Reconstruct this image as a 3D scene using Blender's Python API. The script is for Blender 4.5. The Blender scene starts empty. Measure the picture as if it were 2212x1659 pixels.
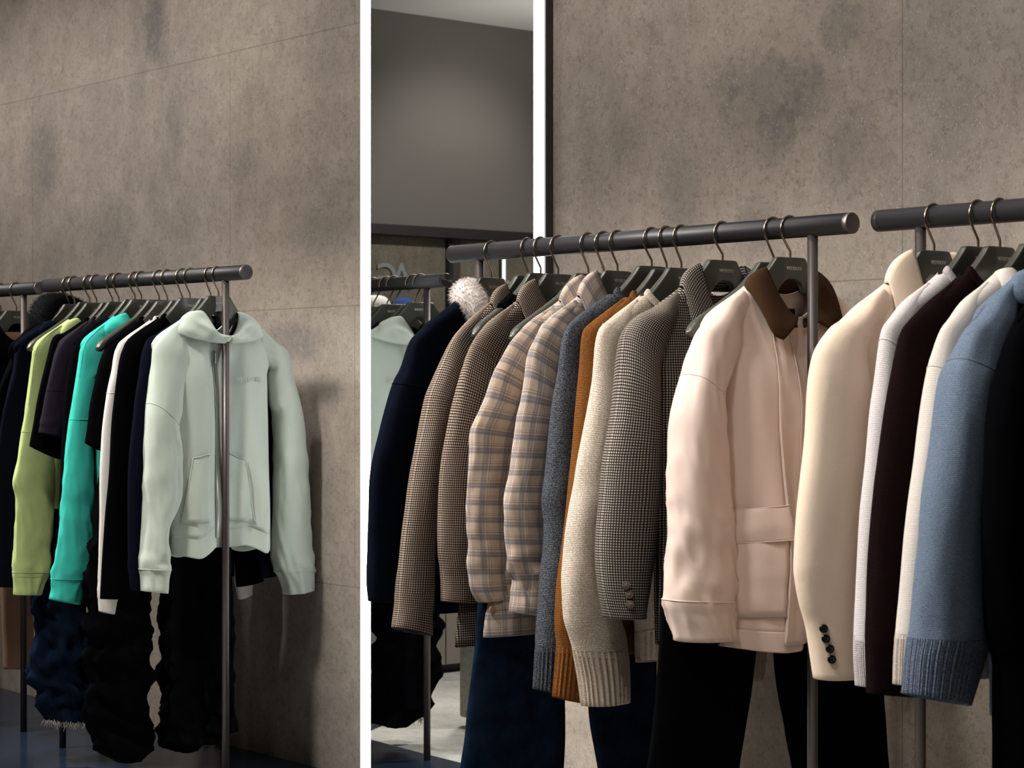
import bpy, bmesh, math, random
from mathutils import Vector, Matrix, noise
random.seed(7)
C = bpy.context.scene.collection
PI = math.pi
# ------------------------------------------------------------------ camera numbers
F = 4500.0                      # focal length in pixels of the 2212x1659 frame
ALPHA = math.atan(F / 3722.0)   # angle between the viewing direction and the wall normal
SA, CA = math.sin(ALPHA), math.cos(ALPHA)
CAM = Vector((0.0, -3.26, 1.222))
FWD = Vector((-SA, CA, 0.0)); RIGHT = Vector((CA, SA, 0.0)); UP = Vector((0, 0, 1))
ZR = CAM.z + 0.33               # height of the clothes rails
YM = 0.427                      # front face of the mirror
YW = 0.457                      # wall face
CEIL = 2.9

def ray(px, py):
    return FWD + RIGHT * ((px - 1106.0) / F) + UP * ((829.5 - py) / F)

def hit(px, py, p0, n):
    d = ray(px, py)
    return CAM + d * ((p0 - CAM).dot(n) / d.dot(n))

def hit_mirror_x(px, py, x):
    """real point on the plane X = x whose reflection in the mirror is seen at px, py"""
    p = hit(px, py, Vector((x, 0, 0)), Vector((1, 0, 0)))
    return Vector((p.x, 2 * YM - p.y, p.z))

# ------------------------------------------------------------------ objects
def tag(o, label=None, cat=None, group=None, kind=None):
    if label: o['label'] = label
    if cat: o['category'] = cat
    if group: o['group'] = group
    if kind: o['kind'] = kind
    return o

def empty(name, mat, label, cat, group=None):
    o = bpy.data.objects.new(name, None)
    o.empty_display_size = 0.05
    o.matrix_world = mat
    C.objects.link(o)
    return tag(o, label, cat, group)

def mesh_from(name, verts, faces, uvs=None, smooth=True, merge=None):
    me = bpy.data.meshes.new(name)
    me.from_pydata([tuple(v) for v in verts], [], faces)
    if uvs is not None:
        lay = me.uv_layers.new(name='UVMap')
        if isinstance(uvs, dict):                      # per-face uv lists
            for poly in me.polygons:
                for k, li in enumerate(poly.loop_indices):
                    lay.data[li].uv = uvs[poly.index][k]
        else:                                          # per-vertex
            for poly in me.polygons:
                for li in poly.loop_indices:
                    lay.data[li].uv = uvs[me.loops[li].vertex_index]
    if merge:
        bm = bmesh.new(); bm.from_mesh(me)
        bmesh.ops.remove_doubles(bm, verts=bm.verts, dist=merge)
        bm.to_mesh(me); bm.free()
    if smooth:
        me.shade_smooth()
    me.update()
    return me

def link(name, me, mat, parent=None, label=None):
    o = bpy.data.objects.new(name, me)
    if mat is not None and len(me.materials) == 0:
        me.materials.append(mat)
    C.objects.link(o)
    if parent is not None:
        o.parent = parent
    if label: o['label'] = label
    return o

def solid(o, th, offset=0.0):
    m = o.modifiers.new('thickness', 'SOLIDIFY'); m.thickness = th; m.offset = offset
    return o

def fix_normals(me):
    bm = bmesh.new(); bm.from_mesh(me)
    bmesh.ops.recalc_face_normals(bm, faces=bm.faces)
    bm.to_mesh(me); bm.free()
    return me

def box_mesh(name, x0, x1, y0, y1, z0, z1, bevel=0.0, seg=2):
    bm = bmesh.new()
    bmesh.ops.create_cube(bm, size=1.0)
    for v in bm.verts:
        v.co = Vector((x0 + (v.co.x + .5) * (x1 - x0), y0 + (v.co.y + .5) * (y1 - y0), z0 + (v.co.z + .5) * (z1 - z0)))
    if bevel > 0:
        bmesh.ops.bevel(bm, geom=list(bm.edges), offset=bevel, segments=seg, affect='EDGES', profile=0.5)
    me = bpy.data.meshes.new(name); bm.to_mesh(me); bm.free()
    return me

def rings_mesh(name, rings, closed=True, cap0=False, cap1=False, uv=None, smooth=True):
    """skin a list of equal-length rings; uv[i][j] optional metres"""
    n = len(rings[0]); verts = [p for r in rings for p in r]; faces = []; fuv = {}
    m = n if closed else n - 1
    def U(i, j):
        if uv is None: return (0, 0)
        return uv[i][j]
    for i in range(len(rings) - 1):
        for j in range(m):
            j2 = (j + 1) % n
            faces.append((i * n + j, i * n + j2, (i + 1) * n + j2, (i + 1) * n + j))
            if uv is not None:
                jj = j + 1
                fuv[len(faces) - 1] = [uv[i][j], uv[i][jj], uv[i + 1][jj], uv[i + 1][j]]
    if cap0:
        c = len(verts); verts.append(sum((Vector(p) for p in rings[0]), Vector()) / n)
        for j in range(n):
            faces.append((j, c, (j + 1) % n))
            if uv is not None: fuv[len(faces) - 1] = [uv[0][j], uv[0][j], uv[0][j + 1]]
    if cap1:
        c = len(verts); b = (len(rings) - 1) * n
        verts.append(sum((Vector(p) for p in rings[-1]), Vector()) / n)
        for j in range(n):
            faces.append((b + j, b + (j + 1) % n, c))
            if uv is not None: fuv[len(faces) - 1] = [uv[-1][j], uv[-1][j + 1], uv[-1][j]]
    return fix_normals(mesh_from(name, verts, faces, fuv if uv is not None else None, smooth))

def tube_mesh(name, pts, r, n=12, caps=True):
    """round wire along points; r number or list"""
    pts = [Vector(p) for p in pts]
    rings = []; ref = None
    for i, p in enumerate(pts):
        t = (pts[min(i + 1, len(pts) - 1)] - pts[max(i - 1, 0)])
        t.normalize()
        if ref is None:
            ref = Vector((0, 0, 1)) if abs(t.z) < .9 else Vector((1, 0, 0))
        x = ref - t * ref.dot(t)
        if x.length < 1e-5: x = t.orthogonal()
        x.normalize(); y = t.cross(x); ref = x
        rr = r[i] if isinstance(r, (list, tuple)) else r
        rings.append([p + x * (rr * math.cos(2 * PI * k / n)) + y * (rr * math.sin(2 * PI * k / n)) for k in range(n)])
    return rings_mesh(name, rings, True, caps, caps)

def lerp(a, b, t): return a + (b - a) * t
def sstep(x, a=0.0, b=1.0):
    t = max(0.0, min(1.0, (x - a) / (b - a))); return t * t * (3 - 2 * t)

def interp(tab, x):
    if x <= tab[0][0]: return tab[0][1]
    for (x0, y0), (x1, y1) in zip(tab, tab[1:]):
        if x <= x1:
            return lerp(y0, y1, (x - x0) / (x1 - x0))
    return tab[-1][1]

def catmull(pts, n, lens=None):
    """resample a polyline of tuples smoothly, uniform in the chord length of the first curve"""
    P = [Vector(p) for p in pts]
    P = [P[0] * 2 - P[1]] + P + [P[-1] * 2 - P[-2]]
    out = []
    segs = len(pts) - 1
    lens = lens or [max((Vector(pts[i + 1]) - Vector(pts[i])).length, 1e-6) for i in range(segs)]
    tot = sum(lens)
    for k in range(n):
        s = tot * k / (n - 1); i = 0
        while i < segs - 1 and s > lens[i]:
            s -= lens[i]; i += 1
        t = min(1.0, s / lens[i])
        p0, p1, p2, p3 = P[i], P[i + 1], P[i + 2], P[i + 3]
        out.append(0.5 * ((2 * p1) + (p2 - p0) * t + (2 * p0 - 5 * p1 + 4 * p2 - p3) * t * t + (3 * p1 - p0 - 3 * p2 + p3) * t ** 3))
    return out

# ------------------------------------------------------------------ materials
MATS = {}
class NT:
    def __init__(s, name):
        s.m = bpy.data.materials.new(name); s.m.use_nodes = True
        s.t = s.m.node_tree; s.b = s.t.nodes['Principled BSDF']
    def n(s, typ, **kw):
        nd = s.t.nodes.new(typ)
        for k, v in kw.items():
            if k == 'inp':
                for kk, vv in v.items(): 
                    if hasattr(vv, 'is_output'): s.t.links.new(vv, nd.inputs[kk])
                    else: nd.inputs[kk].default_value = vv
            else: setattr(nd, k, v)
        return nd
    def l(s, a, b): s.t.links.new(a, b)
    def math(s, op, a, b=None, clamp=False):
        nd = s.t.nodes.new('ShaderNodeMath'); nd.operation = op; nd.use_clamp = clamp
        for i, v in enumerate((a, b)):
            if v is None: continue
            if hasattr(v, 'is_output'): s.l(v, nd.inputs[i])
            else: nd.inputs[i].default_value = v
        return nd.outputs[0]
    def mix(s, f, a, b, blend='MIX'):
        nd = s.t.nodes.new('ShaderNodeMix'); nd.data_type = 'RGBA'; nd.blend_type = blend
        for i, v in ((0, f), (6, a), (7, b)):
            if hasattr(v, 'is_output'): s.l(v, nd.inputs[i])
            elif i == 0: nd.inputs[0].default_value = v
            else: nd.inputs[i].default_value = (*v, 1) if len(v) == 3 else v
        return nd.outputs[2]
    def coord(s, kind='UV', scale=None):
        tc = s.t.nodes.new('ShaderNodeTexCoord'); o = tc.outputs[kind]
        if scale is not None:
            mp = s.t.nodes.new('ShaderNodeMapping'); mp.inputs['Scale'].default_value = scale
            s.l(o, mp.inputs['Vector']); o = mp.outputs[0]
        return o
    def noise(s, vec, scale, detail=4, rough=.6, out=0):
        nd = s.n('ShaderNodeTexNoise'); s.l(vec, nd.inputs['Vector'])
        nd.inputs['Scale'].default_value = scale; nd.inputs['Detail'].default_value = detail
        nd.inputs['Roughness'].default_value = rough
        return nd.outputs[out]
    def ramp(s, f, stops, interp='LINEAR'):
        nd = s.n('ShaderNodeValToRGB'); s.l(f, nd.inputs[0]); cr = nd.color_ramp; cr.interpolation = interp
        while len(cr.elements) < len(stops): cr.elements.new(0.5)
        for e, (p, c) in zip(cr.elements, stops):
            e.position = p; e.color = (*c, 1) if hasattr(c, '__len__') and len(c) == 3 else ((c, c, c, 1) if not hasattr(c, '__len__') else c)
        return nd.outputs[0]
    def bump(s, h, strength, dist=.002):
        nd = s.n('ShaderNodeBump'); s.l(h, nd.inputs['Height'])
        nd.inputs['Strength'].default_value = strength; nd.inputs['Distance'].default_value = dist
        s.l(nd.outputs[0], s.b.inputs['Normal']); return nd
    def base(s, c):
        if hasattr(c, 'is_output'): s.l(c, s.b.inputs['Base Color'])
        else: s.b.inputs['Base Color'].default_value = (*c, 1)
    def set(s, **kw):
        for k, v in kw.items(): s.b.inputs[k.replace('_', ' ')].default_value = v

def m_plain(name, col, rough=.5, metal=0.0, spec=.5):
    N = NT(name); N.base(col); N.set(Roughness=rough, Metallic=metal); N.b.inputs['Specular IOR Level'].default_value = spec
    return N.m

def m_cloth(name, col, rough=.95, var=.16, weave=600, bump=.25, sheen=.0, blotch=0.0, spec=.15):
    """woven or jersey cloth: fine noise grain and soft colour variation"""
    N = NT(name); v = N.coord('Object')
    g = N.noise(v, weave, 2, .7); big = N.noise(v, 9, 3, .6)
    f = N.math('ADD', N.math('MULTIPLY', N.math('SUBTRACT', g, .5), var), N.math('MULTIPLY', N.math('SUBTRACT', big, .5), var * .6 + blotch))
    k = N.math('ADD', f, 1.0)
    vm = N.n('ShaderNodeVectorMath', operation='SCALE'); vm.inputs[0].default_value = col; N.l(k, vm.inputs['Scale'])
    N.base(vm.outputs[0]); N.set(Roughness=rough); N.b.inputs['Specular IOR Level'].default_value = spec
    N.b.inputs['Sheen Weight'].default_value = sheen; N.b.inputs['Sheen Roughness'].default_value = .5
    fold = N.noise(v, 38, 3, .55)
    h = N.math('ADD', g, N.math('MULTIPLY', fold, 3.0))
    N.bump(h, bump, .0015)
    return N.m

def m_check(name, light, dark, mid, p=.0062, bands=None):
    N = NT(name); uv = N.coord('UV'); sp = N.n('ShaderNodeSeparateXYZ'); N.l(uv, sp.inputs[0])
    wob = N.math('MULTIPLY', N.math('SUBTRACT', N.noise(uv, 30, 1), .5), .35)
    def stripe(x):
        fr = N.math('FRACT', N.math('ADD', N.math('DIVIDE', x, p), wob))
        return N.math('LESS_THAN', fr, .5)
    a, b = stripe(sp.outputs[0]), stripe(sp.outputs[1])
    both = N.math('MULTIPLY', a, b); one = N.math('ABSOLUTE', N.math('SUBTRACT', a, b))
    c = N.mix(both, N.mix(one, dark, mid), light)
    g = N.noise(N.coord('Object'), 1200, 2, .7)
    c = N.mix(.5, c, N.mix(g, (.35, .35, .35), (1.25, 1.25, 1.25)), 'MULTIPLY')
    N.base(c); N.set(Roughness=.95); N.b.inputs['Specular IOR Level'].default_value = .1
    N.bump(N.math('ADD', g, N.math('MULTIPLY', N.noise(N.coord('Object'), 30, 2), 2.0)), .2, .0015)
    return N.m

def m_plaid(name, base, blue, line, P=.0385):
    N = NT(name); uv = N.coord('UV'); sp = N.n('ShaderNodeSeparateXYZ'); N.l(uv, sp.inputs[0])
    soft = N.math('MULTIPLY', N.math('SUBTRACT', N.noise(uv, 400, 2), .5), .05)
    def band(x, off):
        fr = N.math('FRACT', N.math('ADD', N.math('ADD', N.math('DIVIDE', x, P), off), soft))
        wide = N.ramp(fr, [(0, 0.0), (.06, .85), (.15, 1.0), (.2, .35), (.24, .9), (.32, .8), (.37, 0.0), (1, 0.0)])
        thin = N.ramp(fr, [(0, 0.0), (.44, 0.0), (.455, 1.0), (.48, 1.0), (.495, 0.0), (.56, 0.0), (.575, .7), (.59, .7), (.605, 0.0), (1, 0.0)])
        return wide, thin
    w1, t1 = band(sp.outputs[0], 0.1); w2, t2 = band(sp.outputs[1], 0.37)
    c = N.mix(N.math('MULTIPLY', w1, .60), base, blue)
    c = N.mix(N.math('MULTIPLY', w2, .72), c, blue)
    c = N.mix(N.math('MULTIPLY', t1, .55), c, line)
    c = N.mix(N.math('MULTIPLY', t2, .65), c, line)
    g = N.noise(N.coord('Object'), 1000, 2, .7)
    c = N.mix(.35, c, N.mix(g, (.5, .5, .5), (1.35, 1.35, 1.35)), 'MULTIPLY')
    N.base(c); N.set(Roughness=.95); N.b.inputs['Specular IOR Level'].default_value = .1
    N.bump(N.math('ADD', g, N.math('MULTIPLY', N.noise(N.coord('Object'), 28, 2), 2.5)), .25, .002)
    return N.m

def m_knit(name, col, col2, pw=.0055, ph=.004, bump=.7, fleck=.6, rib=False, fuzz=420, sheen=0.0):
    """knit: rows of stitches (or vertical ribs) in UV metres with yarn flecks"""
    N = NT(name); uv = N.coord('UV'); sp = N.n('ShaderNodeSeparateXYZ'); N.l(uv, sp.inputs[0])
    u, v = sp.outputs[0], sp.outputs[1]
    col_w = N.math('SINE', N.math('MULTIPLY', u, 2 * PI / pw))
    if rib:
        h = N.math('MULTIPLY', N.math('ADD', col_w, 1.0), .5)
        row = N.math('SINE', N.math('MULTIPLY', v, 2 * PI / ph))
        h = N.math('ADD', h, N.math('MULTIPLY', row, .12))
    else:
        zig = N.math('MULTIPLY', N.math('ABSOLUTE', col_w), .9)
        row = N.math('SINE', N.math('ADD', N.math('MULTIPLY', v, 2 * PI / ph), N.math('MULTIPLY', zig, 2.2)))
        h = N.math('ADD', N.math('MULTIPLY', row, .20), N.math('MULTIPLY', N.math('ABSOLUTE', col_w), .45))
    g = N.noise(N.coord('Object'), fuzz, 3, .75)
    cc = N.mix(N.math('MULTIPLY', N.ramp(g, [(.43, 0.0), (.60, 1.0)]), fleck), col, col2)
    N.base(cc); N.set(Roughness=1.0); N.b.inputs['Specular IOR Level'].default_value = .08
    N.b.inputs['Sheen Weight'].default_value = sheen
    N.bump(N.math('ADD', h, N.math('MULTIPLY', g, 1.3)), bump, .0025)
    return N.m

def m_stone(name, c1, c2, dark, tile=(.76, .855), off=(0, 0), seams=True, scale=1.0, axes='XZ', rough=.75, brick=False, stains=(), streak=.55):
    N = NT(name); ob = N.coord('Object'); sp = N.n('ShaderNodeSeparateXYZ'); N.l(ob, sp.inputs[0])
    x = sp.outputs['XYZ'.index(axes[0])]; z = sp.outputs['XYZ'.index(axes[1])]
    n2 = N.noise(ob, 9 * scale, 5, .65); n3 = N.noise(ob, 60, 4, .7)
    mp = N.coord('Object', (1, 1, .35)); n4 = N.noise(mp, 3.1 * scale, 5, .7)
    c = N.mix(N.ramp(n2, [(.35, 0.0), (.65, 1.0)]), c1, c2)
    c = N.mix(N.math('MULTIPLY', N.ramp(n4, [(.5, 0.0), (.72, 1.0)]), streak), c, dark)
    c = N.mix(N.math('MULTIPLY', N.ramp(n3, [(.3, 1.0), (.5, 0.0)]), .6), c, tuple(v * .55 for v in c1))
    n5 = N.noise(N.coord('Object', (1.2, 1.2, .8)), 130, 3, .7)
    c = N.mix(N.math('MULTIPLY', N.ramp(n5, [(.55, 0.0), (.7, 1.0)]), .30), c, tuple(min(1, v * 1.5) for v in c2))
    st = N.noise(N.coord('Object', (1, 1, .75)), 1.15 * scale, 7, .72); st2 = N.noise(ob, 16, 4, .75)
    stf = N.ramp(N.math('ADD', N.math('MULTIPLY', st, .8), N.math('MULTIPLY', st2, .25)), [(.50, 0.0), (.66, 1.0)])
    c = N.mix(N.math('MULTIPLY', stf, streak), c, dark)
    # dark stains with a place of their own
    for (sx, sz, rx, rz, k) in stains:
        dx = N.math('DIVIDE', N.math('SUBTRACT', x, sx), rx); dz = N.math('DIVIDE', N.math('SUBTRACT', z, sz), rz)
        d2 = N.math('ADD', N.math('MULTIPLY', dx, dx), N.math('MULTIPLY', dz, dz))
        br = N.math('ADD', N.math('MULTIPLY', N.noise(ob, 9, 5, .72), 2.6), N.math('MULTIPLY', N.noise(ob, 34, 4, .75), 1.3))
        f_ = N.ramp(N.math('SUBTRACT', N.math('SUBTRACT', br, 1.25), d2), [(0, 0.0), (.75, 1.0)])
        c = N.mix(N.math('MULTIPLY', f_, k), c, dark)
    # shell-like light flecks and small dark pits of the pressed stone
    vo = N.n('ShaderNodeTexVoronoi', feature='F1'); N.l(N.coord('Object', (1, 1, .6)), vo.inputs['Vector']); vo.inputs['Scale'].default_value = 190
    pit = N.math('LESS_THAN', vo.outputs['Distance'], N.math('MULTIPLY', N.ramp(N.noise(ob, 40, 2), [(.35, 0.0), (.75, 1.0)]), .40))
    fl = N.n('ShaderNodeTexVoronoi', feature='F1'); N.l(N.coord('Object', (1.3, 1.3, .8)), fl.inputs['Vector']); fl.inputs['Scale'].default_value = 85
    fk = N.math('MULTIPLY', N.math('LESS_THAN', fl.outputs['Distance'], .17), N.ramp(N.noise(ob, 14, 2), [(.45, 0.0), (.6, 1.0)]))
    c = N.mix(N.math('MULTIPLY', fk, .45), c, tuple(min(1, v * 1.7) for v in c2))
    c = N.mix(N.math('MULTIPLY', pit, .42), c, tuple(v * .3 for v in c1))
    if seams:
        tx = N.math('DIVIDE', N.math('SUBTRACT', x, off[0]), tile[0]); tz = N.math('DIVIDE', N.math('SUBTRACT', z, off[1]), tile[1])
        if brick:
            row_ = N.math('FLOOR', tz); tx = N.math('ADD', tx, N.math('MULTIPLY', row_, .5))
        def line(t, w):
            fr = N.math('FRACT', N.math('ADD', t, 100.0))
            return N.math('LESS_THAN', N.math('MINIMUM', fr, N.math('SUBTRACT', 1.0, fr)), w)
        seam = N.math('MAXIMUM', line(tx, .0011), line(tz, .0018))
        cell = N.n('ShaderNodeCombineXYZ'); N.l(N.math('FLOOR', N.math('ADD', tx, 100.0)), cell.inputs[0]); N.l(N.math('FLOOR', N.math('ADD', tz, 100.0)), cell.inputs[1])
        wn = N.n('ShaderNodeTexWhiteNoise', noise_dimensions='3D'); N.l(cell.outputs[0], wn.inputs['Vector'])
        c = N.mix(N.math('MULTIPLY', wn.outputs[0], .25), c, N.mix(1.0, c, (.80, .90, 1.0), 'MULTIPLY'))
        c = N.mix(N.math('MULTIPLY', seam, .55), c, tuple(v * .35 for v in c1))
    N.base(c); N.set(Roughness=rough); N.b.inputs['Specular IOR Level'].default_value = .3
    N.bump(N.math('ADD', N.math('MULTIPLY', n3, .5), N.math('MULTIPLY', N.math('SUBTRACT', 1.0, pit), .6)), .35, .002)
    return N.m

def m_denim(name, col, col2, rough=1.0):
    N = NT(name); ob = N.coord('Object'); uv = N.coord('UV', (1, .15, 1))
    g = N.noise(uv, 2500, 2, .7); big = N.noise(ob, 16, 4, .6)
    f = N.math('ADD', N.math('MULTIPLY', g, .6), N.math('MULTIPLY', big, .55))
    N.base(N.mix(N.ramp(f, [(.42, 0.0), (.75, 1.0)]), col, col2)); N.set(Roughness=rough); N.b.inputs['Specular IOR Level'].default_value = .02
    N.bump(N.math('ADD', g, N.math('MULTIPLY', N.noise(ob, 30, 3), 2.0)), .3, .002)
    return N.m

def m_emit(name, col, s):
    N = NT(name); N.base((.8, .8, .8)); N.b.inputs['Emission Color'].default_value = (*col, 1); N.b.inputs['Emission Strength'].default_value = s
    return N.m
# ------------------------------------------------------------------ hangers and racks
HTOP = [(0, 0), (.040, 0), (.045, -.002), (.0475, -.006), (.055, -.0155), (.067, -.0285), (.094, -.055), (.149, -.088), (.203, -.117), (.228, -.133), (.240, -.147)]
HBOT = [(0, -.046), (.012, -.047), (.024, -.052), (.034, -.062), (.042, -.074), (.05, -.080), (.067, -.0765), (.094, -.093), (.149, -.121), (.203, -.152), (.222, -.164), (.235, -.166), (.240, -.160)]
def hz(a): return interp(HTOP, abs(a))
def sweep(a):
    a = abs(a)
    return -(.16 * max(0, min(a, .10) - .026) + .05 * max(0, a - .10))

class Rack: pass
ZPOST = 0.0

def make_rack(name, p0, p1, label, posts=(True, True), floor_z=0.0):
    """p0, p1: the two ends of the rail; posts under it a little inside each end"""
    p0, p1 = Vector(p0), Vector(p1); d = (p1 - p0).normalized(); L = (p1 - p0).length
    root = empty('clothes_rack', Matrix.Translation(((p0.x + p1.x) / 2, (p0.y + p1.y) / 2, floor_z)), label, 'clothes rack', 'metal clothes racks along the stone wall')
    inv = root.matrix_world.inverted(); q0, q1 = inv @ p0, inv @ p1; R = .0222
    link('rail', tube_mesh('rail', [q0 + d * .006, q1 - d * .006], R, 40), M['rail'], root)
    for q, s in ((q0, -1), (q1, 1)):
        e = d * s
        prof = [(-.012, R * .93), (-.006, R * .93), (-.006, R * 1.0), (.004, R * 1.0), (.0052, R * .97), (.0055, R * .90)]
        rings = []; x = Vector((0, 0, 1)); y = e.cross(x)
        for o, r in prof:
            rings.append([q + e * o + x * (r * math.cos(2 * PI * k / 40)) + y * (r * math.sin(2 * PI * k / 40)) for k in range(40)])
        me = rings_mesh('end_cap', rings, True, True, True)
        me.set_sharp_from_angle(angle=.6)
        link('end_cap', me, M['cap'], root, 'brushed round end cap')
    for q, s, on in ((q0, 1, posts[0]), (q1, -1, posts[1])):
        if not on: continue
        b = q + d * (s * .105)
        link('post', tube_mesh('post', [Vector((b.x, b.y, .004)), Vector((b.x, b.y, b.z - R + .004))], .0112, 24), M['post'], root)
        link('foot', tube_mesh('foot', [Vector((b.x, b.y, .0005)), Vector((b.x, b.y, .006))], .0135, 24), M['post'], root)
    r = Rack(); r.p0, r.p1, r.d = p0, p1, d
    r.n = Vector((-d.y, d.x, 0))         # into the wall
    return r

LOGO = {}
def logo_mesh(name='logo', size=.0105, depth=.0004, key='h', text='WE11DONE'):
    if key in LOGO: return LOGO[key]
    cu = bpy.data.curves.new('logo_text', 'FONT'); cu.body = text
    cu.align_x = 'CENTER'; cu.align_y = 'CENTER'; cu.size = size; cu.extrude = depth; cu.offset = size * .012
    cu.space_character = 1.0
    ob = bpy.data.objects.new('logo_text', cu); C.objects.link(ob)
    dg = bpy.context.evaluated_depsgraph_get(); dg.update()
    me = bpy.data.meshes.new_from_object(ob.evaluated_get(dg))
    bpy.data.objects.remove(ob); me.name = name
    # text plane x,y -> hanger plane: x right in the picture is local -a; y up -> z; normal -> +b
    for v in me.vertices:
        x, y, z = v.co
        v.co = Vector((-x * .82, z, y * 1.0))
    me.flip_normals() if False else None
    me.update(); LOGO[key] = me
    return me

def hanger_body_mesh():
    if 'body' in LOGO: return LOGO['body']
    xs = [0, .01, .02, .028, .034, .039, .042, .0445, .047, .051, .057, .066, .078, .094, .115, .14, .165, .19, .21, .223, .231, .236, .2385, .240]
    xs = [-x for x in reversed(xs[1:])] + xs
    rings = []; n = 28
    for x in xs:
        a = abs(x); zt, zb = interp(HTOP, a), interp(HBOT, a)
        th = interp([(0, .0075), (.05, .0078), (.1, .0095), (.17, .0125), (.222, .0135), (.234, .0105), (.240, .004)], a)
        zc, hh = (zt + zb) / 2, (zt - zb) / 2
        if a > .23: hh *= lerp(1, .55, (a - .23) / .01)
        ex = lerp(.28, .8, sstep(a, .05, .2))
        ring = []
        for k in range(n):
            t = 2 * PI * k / n; c, s = math.cos(t), math.sin(t)
            b = math.copysign(abs(c) ** ex, c) * th; z = math.copysign(abs(s) ** ex, s) * hh
            ring.append(Vector((x, sweep(x) + b, zc + z)))
        rings.append(ring)
    me = rings_mesh('hanger_body', rings, True, True, True)
    LOGO['body'] = me
    return me

def hook_mesh(drop):
    """drop: rail axis height above the hanger's top"""
    Rl, r = .0222, .0026
    cz = drop + Rl + r - .0285; rad = .0285
    pts = [(0, 0, -.004), (0, 0, .006), (0, 0, .013)]
    ang0 = math.radians(222)                        # lower, near (+a) side of the loop
    # a positive is the near side (picture left)
    st = Vector((.0, 0, .013)); en = Vector((-math.cos(ang0) * rad, 0, cz + math.sin(ang0) * rad))
    for k in range(1, 8):
        t = k / 8; p = st.lerp(en, t); p.z += .0; pts.append(tuple(p))
    for k in range(0, 30):
        th = ang0 - k * math.radians(236) / 29
        pts.append((-math.cos(th) * rad, 0, cz + math.sin(th) * rad))
    P = catmull(pts, 60)
    return tube_mesh('hook', P, r, 10)

HANGERS = []
class Frame:
    """hanging place: local x = towards the room (picture left), y = front along the rail, z = up; origin at the hanger's top"""
    def __init__(s, rack, px, pytop, yaw=0.0):
        s.u = hit(px, 829.5, Vector(rack.p0), rack.n)
        top = hit(px, pytop, Vector(rack.p0), rack.n)
        s.O = Vector((s.u.x, s.u.y, top.z)); s.drop = ZR - top.z
        X = -rack.n; Y = rack.d
        c, q = math.cos(yaw), math.sin(yaw)
        s.ax = X * c + Y * q; s.by = -X * q + Y * c
        s.mw = Matrix((( s.ax.x, s.by.x, 0, s.O.x), (s.ax.y, s.by.y, 0, s.O.y), (0, 0, 1, s.O.z), (0, 0, 0, 1)))
        s.px = px
    def loc(s, px, py, b=0.0):
        p = hit(px, py, s.O + s.by * b, s.by)
        r = p - s.O
        return Vector((r.dot(s.ax), b, r.z))

def make_hanger(fr, label, clips=False):
    root = empty('clothes_hanger', fr.mw, label, 'hanger', 'olive clothes hangers on the rails')
    link('hanger_body', hanger_body_mesh(), M['olive'], root)
    link('hook', hook_mesh(fr.drop), M['hook'], root)
    lg = link('logo', logo_mesh(), M['logo'], root)
    lg.location = (-.004, .0079, -.024)
    if clips:
        me = tube_mesh('clip_bar', [(-.15, sweep(.15), -.165), (-.15, sweep(.15), -.175), (.15, sweep(.15), -.175), (.15, sweep(.15), -.165)], .002, 8)
        link('clip_bar', me, M['hook'], root)
        for s in (-1, 1):
            link('clip', box_mesh('clip', s * .12 - .012, s * .12 + .012, sweep(.15) - .008, sweep(.15) + .008, -.20, -.165, .002), M['rail'], root)
    return root

# ------------------------------------------------------------------ cloth surfaces
def fold(p, seed, f):
    return noise.noise(Vector((p[0] * f[0] + seed * 7.3, p[1] * f[1] + seed * 3.1, p[2] * f[2] - seed * 5.7)))

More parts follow.
